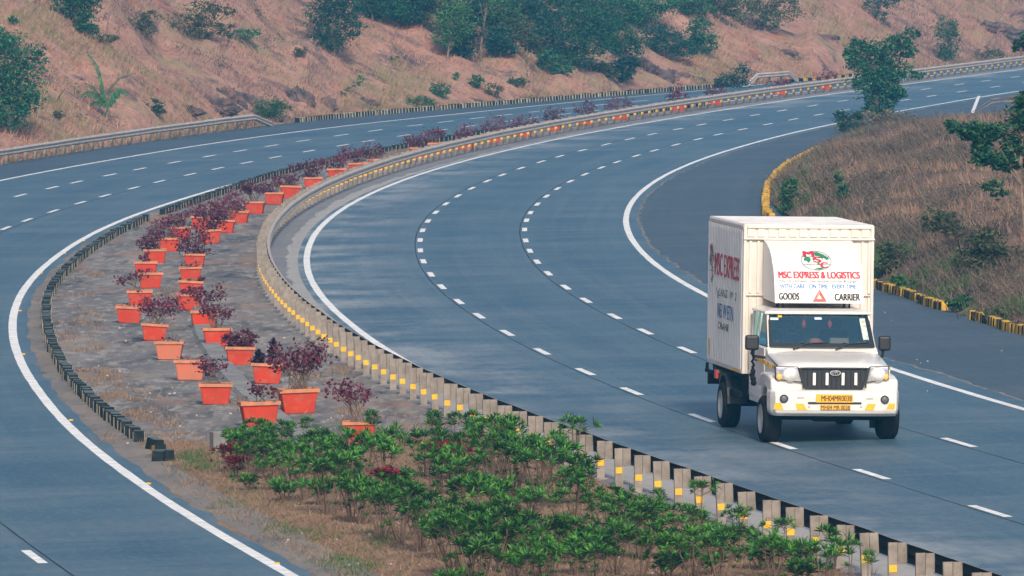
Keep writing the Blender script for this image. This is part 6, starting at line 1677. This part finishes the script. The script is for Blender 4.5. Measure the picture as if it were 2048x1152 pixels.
# mirrors on their arms, the black garland, the aerial
for px, py, hw, hh in ((1504, 685, .145, .155), (1769, 686.5, .128, .155)):
    x, z = fp(px, py, .80); sg = -1 if x < 0 else 1
    mi = MB().box(x - hw, x + hw, .74, .86, z - hh, z + hh).build('mirror', M['blackp'], lorry, bevel=.05, seg=3)
    MB().tube([(x - sg * .02, .84, z - hh + .03), (x - sg * .03, .86, z - hh - .12), (sg * 1.15, .92, z - hh - .16)], .032, 7).build('arm', M['blackp'], mi)
x, z = fp(1507, 700, .82); gm = MB(); z1 = z
while z1 > fp(1507, 772, .82)[1]:
    t = (z - z1) / .75; r = (.030 if int(z1 * 40) % 3 else .05) + .035 * max(0, t - .35); gm.ball((x + rng.normal(0, .012), .82 + rng.normal(0, .012), z1), r, 7); z1 -= r * 1.25
tag(gm.build('garland', pmat('black_tassel', (.012, .012, .014), .95), None, label=None), 'string of black pompoms hanging from the lorry\'s left-hand mirror', 'garland').matrix_world = LM
# wheels
TR = .478
def wheel(x_out, y, sg, dual=False):
    r = empty('wheel'); r.parent = lorry; CHILD.setdefault(lorry.name, []).append(r)
    gx_ = x_out - sg * .2; w = LM @ Vector((gx_, y, 0)); dz_ = float(gz(w.x)) - w.z
    r.location = (0, y, TR + dz_ + .002)
    W_ = .37
    prof = [(0, .27), (.015, .33), (-.005, .42), (.03, .465), (.06, TR), (W_ - .06, TR), (W_ - .03, .465), (W_ + .005, .42), (W_ - .015, .33), (W_, .27)]
    mb = MB(); mb.lathe_x([(x_out - sg * a, b) for a, b in prof], 0, 0, 0, 36)
    mb.build('tyre', M['rubber'], r, smooth=True)
    gv = MB()
    for a in (.10, .185, .27):
        gv.lathe_x([(x_out - sg * a, TR + .0015), (x_out - sg * (a + .02), TR + .0015)], 0, 0, 0, 36)
    gv.build('tread_grooves', pmat('groove', (.008, .008, .008), .9) if 'groove' not in bpy.data.materials else bpy.data.materials['groove'], r)
    rb = MB(); rb.lathe_x([(x_out - sg * a, b) for a, b in ((.0, .30), (-.008, .285), (.02, .27), (.06, .25), (.10, .16), (.07, .12), (.03, .10), (.02, .06), (.02, .001))], 0, 0, 0, 28)
    rb.build('rim', M['steel'], r, smooth=True)
    bb = MB()
    for k in range(8):
        a = 2 * math.pi * k / 8; bb.ball((x_out - sg * .08, .14 * math.cos(a), .14 * math.sin(a)), .018, 6)
        bb.box(x_out - sg * .094 - .006, x_out - sg * .094 + .006, .2 * math.cos(a) - .02, .2 * math.cos(a) + .02, .2 * math.sin(a) - .02, .2 * math.sin(a) + .02, 1)
    bb.build('wheel_nuts', [M['steel'], M['blackp']], r)
xf0 = fp(1519, 840, .1)[0]; xf1 = fp(1791, 840, 0)[0]; xr0 = fp(1440.5, 810, 5.0)[0]
wheel(xf0, 0, -1); wheel(xf1, 0, 1); wheel(xr0, 5.0, -1); wheel(-xr0 + .0, 5.0, 1)
# chassis, axles, flaps
mb = MB()
for x in (-.5, .42): mb.box(x, x + .1, -.6, 7.3, .78, .98)
for k in range(7): mb.box(-.4, .42, .8 + k, .9 + k, .80, .95)
mb.box(-1.2, 1.2, 3.05, 7.4, 1.06, BZ0 - .005); mb.tube([(-1.15, 5, TR), (1.15, 5, TR)], .09, 8); mb.ball((0, 5, TR), .2, 10); mb.tube([(-1.1, 0, TR), (1.1, 0, TR)], .06, 8)
mb.box(-.85, .85, -.55, 1.2, .52, 1.05); mb.box(-1.06, 1.06, -.4, .78, .70, 1.15); mb.box(-.3, .25, -.2, .8, .40, .52); mb.box(-.95, -.62, .1, .5, .42, .55); mb.box(.55, .85, .0, .4, .42, .56)
mb.tube([(-.6, 1.5, .62), (-.62, 6.8, .66)], .06, 7)
mb.box(-1.12, -.7, 3.35, 4.2, .62, 1.04); mb.box(.55, 1.08, 3.2, 4.2, .58, 1.04)
mb.box(-1.32, -1.24, 3.1, 4.42, .70, .80); mb.box(1.24, 1.32, 3.1, 4.42, .70, .80)
mb.build('chassis', M['chassis'], lorry, bevel=.01, seg=1)
for sg in (-1, 1):
    mb = MB(); x = sg * 1.34; mb.box(min(x, x - sg * .42), max(x, x - sg * .42), 5.62, 5.66, .22, 1.12); 
    pts = [(5 + .62 * math.cos(a), TR + .62 * math.sin(a)) for a in np.linspace(0, math.pi, 12)]; pts = pts + [(5 + .58 * math.cos(a), TR + .58 * math.sin(a)) for a in np.linspace(math.pi, 0, 12)]
    mb.prism_x(pts, min(sg * .95, sg * 1.36), max(sg * .95, sg * 1.36)); mb.build('mudguard', M['blackp'], lorry); mb = MB(); mb.box(min(sg * 1.0, sg * 1.34), max(sg * 1.0, sg * 1.34), .66, .69, .22, .74); mb.build('mud_flap', M['blackp'], lorry)
mb = MB(); mb.box(-1.36, -1.30, 6.3, 7.45, .98, 1.05); mb.box(-1.36, -1.30, 6.3, 6.36, 1.0, BZ0); mb.box(-1.36, -1.30, 7.3, 7.36, 1.0, BZ0); mb.box(-1.3, 1.3, 7.35, 7.45, .72, .95); mb.build('rear_underrun_bar', M['chassis'], lorry)
for k, (x0, y0) in enumerate(((-1.35, 5.95), )):
    MB().box(x0, x0 + .04, y0, y0 + .3, .92, 1.10).build('tail_lamp', M['red_refl'], lorry)
# cabin interior
mb = MB(); mb.hexa([(-1.05, .82, 1.35), (1.05, .82, 1.35), (1.05, 1.30, 1.35), (-1.05, 1.30, 1.35), (-1.05, .80, z_ws0 - .03), (1.05, .80, z_ws0 - .03), (1.05, 1.22, z_ws0 + .0), (-1.05, 1.22, z_ws0 + .0)])
mb.build('dashboard', M['dash'], cabo, bevel=.03)
for x in (-.52, .55):
    s_ = MB(); s_.hexa([(x - .34, 1.75, 1.20), (x + .34, 1.75, 1.20), (x + .34, 2.4, 1.20), (x - .34, 2.4, 1.20), (x - .34, 1.75, 1.42), (x + .34, 1.75, 1.42), (x + .34, 2.4, 1.40), (x - .34, 2.4, 1.40)])
    s_.hexa([(x - .34, 2.32, 1.38), (x + .34, 2.32, 1.38), (x + .34, 2.50, 1.38), (x - .34, 2.50, 1.38), (x - .28, 2.46, 2.14), (x + .28, 2.46, 2.14), (x + .28, 2.6, 2.14), (x - .28, 2.6, 2.14)])
    s_.box(x - .17, x + .17, 2.46, 2.56, 2.17, 2.38)
    s_.build('seat', M['seat'], cabo, bevel=.05, seg=3)
MB().box(-1.06, 1.06, 2.76, 2.795, .8, z_ws1 - .02).build('cabin_lining', M['cabin'], cabo)
swm = MB(); c = Vector((-.52, 1.40, 1.90)); ax = Vector((0, -.78, -.62)).normalized(); e1 = Vector((1, 0, 0)); e2 = ax.cross(e1)
swm.tube([c + (e1 * math.cos(a) + e2 * math.sin(a)) * .29 for a in np.linspace(0, 2 * math.pi, 25)], .020, 6, cap=False)
for a in (.2, math.pi - .2, -math.pi / 2): swm.tube([c, c + (e1 * math.cos(a) + e2 * math.sin(a)) * .29], .018, 5)
swm.tube([c, c + Vector((0, -.3, -.28))], .03, 6); swm.build('steering_wheel', M['blackp'], cabo)
for px in (1608, 1660):
    x, zt = fp(px, 632, 1.25); pd = MB().tube([(x, 1.27, z_ws1 - .04), (x, 1.26, z_ws1 - .14)], .006, 4); pd.ball((x, 1.26, z_ws1 - .22), .045, 8, 0, 1.9)
    o = pd.build('pendant', M['red_refl'], None); o.matrix_world = LM
    tag(o, ('red drop-shaped pendant behind the windscreen, the one nearer the driver' if px < 1640 else 'red drop-shaped pendant behind the windscreen, the one nearer the passenger seat'), 'pendant')
cl = MB(); cl.ball((-.08, 1.12, z_ws0 + .09), .14, 10, 0, .55); cl.ball((.06, 1.16, z_ws0 + .05), .10, 8, 0, .5)
o = cl.build('cloth', M['orange_cloth'], None, smooth=True); o.matrix_world = LM; tag(o, 'crumpled orange cloth lying on the lorry\'s dashboard', 'cloth')
o = MB().box(.2, .62, 1.0, 1.2, z_ws0 + .0, z_ws0 + .17, 0, .02, .03).build('carton', pmat('brown_carton', (.36, .20, .14), .9), None, bevel=.01); o.matrix_world = LM; tag(o, 'brown carton lying on the lorry\'s dashboard in front of the passenger seat', 'carton')
# the driver: one continuous skin
def skinned(name, joints, edges, mat, parent, sub=2):
    me = bpy.data.meshes.new(name); me.from_pydata([j[0] for j in joints], edges, [])
    o = bpy.data.objects.new(name, me); link(o, parent)
    sk_ = o.modifiers.new('skin', 'SKIN'); sk_.use_smooth_shade = True
    if parent: CHILD.setdefault(parent.name, []).append(o)
    bpy.context.view_layer.update()
    for v, j in zip(me.skin_vertices[0].data, joints): v.radius = (j[1], j[1] if len(j) < 3 else j[2]); v.use_root = False
    me.skin_vertices[0].data[0].use_root = True
    ss_ = o.modifiers.new('sub', 'SUBSURF'); ss_.levels = sub; ss_.render_levels = sub
    me.materials.append(mat)
    return o
X0 = -.52
J = [((X0, 2.20, 1.52), .20, .17), ((X0, 2.24, 1.72), .19, .15), ((X0, 2.22, 1.95), .22, .15), ((X0, 2.16, 2.09), .10), ((X0, 2.12, 2.17), .085), ((X0, 2.07, 2.27), .125, .14), ((X0, 2.07, 2.37), .12, .135), ((X0, 1.975, 2.27), .03)]
E_ = [(0, 1), (1, 2), (2, 3), (3, 4), (4, 5), (5, 6), (5, 7)]
for sg in (-1, 1):
    k = len(J)
    J += [((X0 + sg * .27, 2.18, 2.01), .10), ((X0 + sg * .36, 1.98, 1.74), .078), ((X0 + sg * .30, 1.58, 1.90), .055), ((X0 + sg * .275, 1.48, 1.95), .05)]
    E_ += [(2, k), (k, k + 1), (k + 1, k + 2), (k + 2, k + 3)]
    for f in range(4):
        a = k + 4 + 2 * f; dx = sg * (.03 - .022 * f)
        J += [((X0 + sg * .275 + dx, 1.40, 1.985 - .012 * f), .016), ((X0 + sg * .275 + dx * .9, 1.385, 1.93 - .012 * f), .013)]
        E_ += [(k + 3, a), (a, a + 1)]
    a = len(J); J += [((X0 + sg * .225, 1.43, 1.95), .018), ((X0 + sg * .225, 1.39, 1.93), .014)]; E_ += [(k + 3, a), (a, a + 1)]
    k = len(J); J += [((X0 + sg * .14, 2.05, 1.50), .15), ((X0 + sg * .19, 1.62, 1.52), .11), ((X0 + sg * .18, 1.45, 1.15), .085), ((X0 + sg * .18, 1.30, .92), .06)]
    E_ += [(0, k), (k, k + 1), (k + 1, k + 2), (k + 2, k + 3)]
drv = skinned('person', J, E_, M['skin'], None); drv.matrix_world = LM
tag(drv, 'driver in a dark shirt sitting behind the windscreen with both hands on the wheel', 'person')
JS = [((X0, 2.20, 1.56), .235, .20), ((X0, 2.24, 1.74), .225, .18), ((X0, 2.215, 1.96), .25, .18), ((X0, 2.17, 2.07), .12)]
ES = [(0, 1), (1, 2), (2, 3)]
for sg in (-1, 1):
    k = len(JS); JS += [((X0 + sg * .27, 2.18, 2.01), .125), ((X0 + sg * .34, 2.04, 1.82), .105)]; ES += [(2, k), (k, k + 1)]
skinned('shirt', JS, ES, M['shirt'], drv)
hr = MB(); hr.ball((X0, 2.11, 2.36), .145, 14, 0, .95); hr.build('hair', M['hair'], drv, smooth=True)
fc = MB()
for sg in (-1, 1): fc.ball((X0 + sg * .048, 1.945, 2.305), .017, 8, 1); fc.ball((X0 + sg * .135, 2.08, 2.29), .035, 8, 0, 1.4)
fc.box(X0 - .045, X0 + .045, 1.945, 1.96, 2.215, 2.228, 1)
fc.build('face', [M['skin'], M['hair']], drv)
# ------------------------------------------------------------------ haze
hz = MB().box(-1520, 1520, -220, 1520, -4, 45)
m = bpy.data.materials.new('haze_air'); m.use_nodes = True
nt = m.node_tree; nt.nodes.remove(nt.nodes['Principled BSDF'])
pv = nt.nodes.new('ShaderNodeVolumePrincipled')
pv.inputs['Color'].default_value = (*HAZE_COLOR, 1)
pv.inputs['Density'].default_value = HAZE_DENSITY
nt.links.new(pv.outputs[0], nt.nodes['Material Output'].inputs['Volume'])
hzo = hz.build('haze', m); hzo['kind'] = 'stuff'
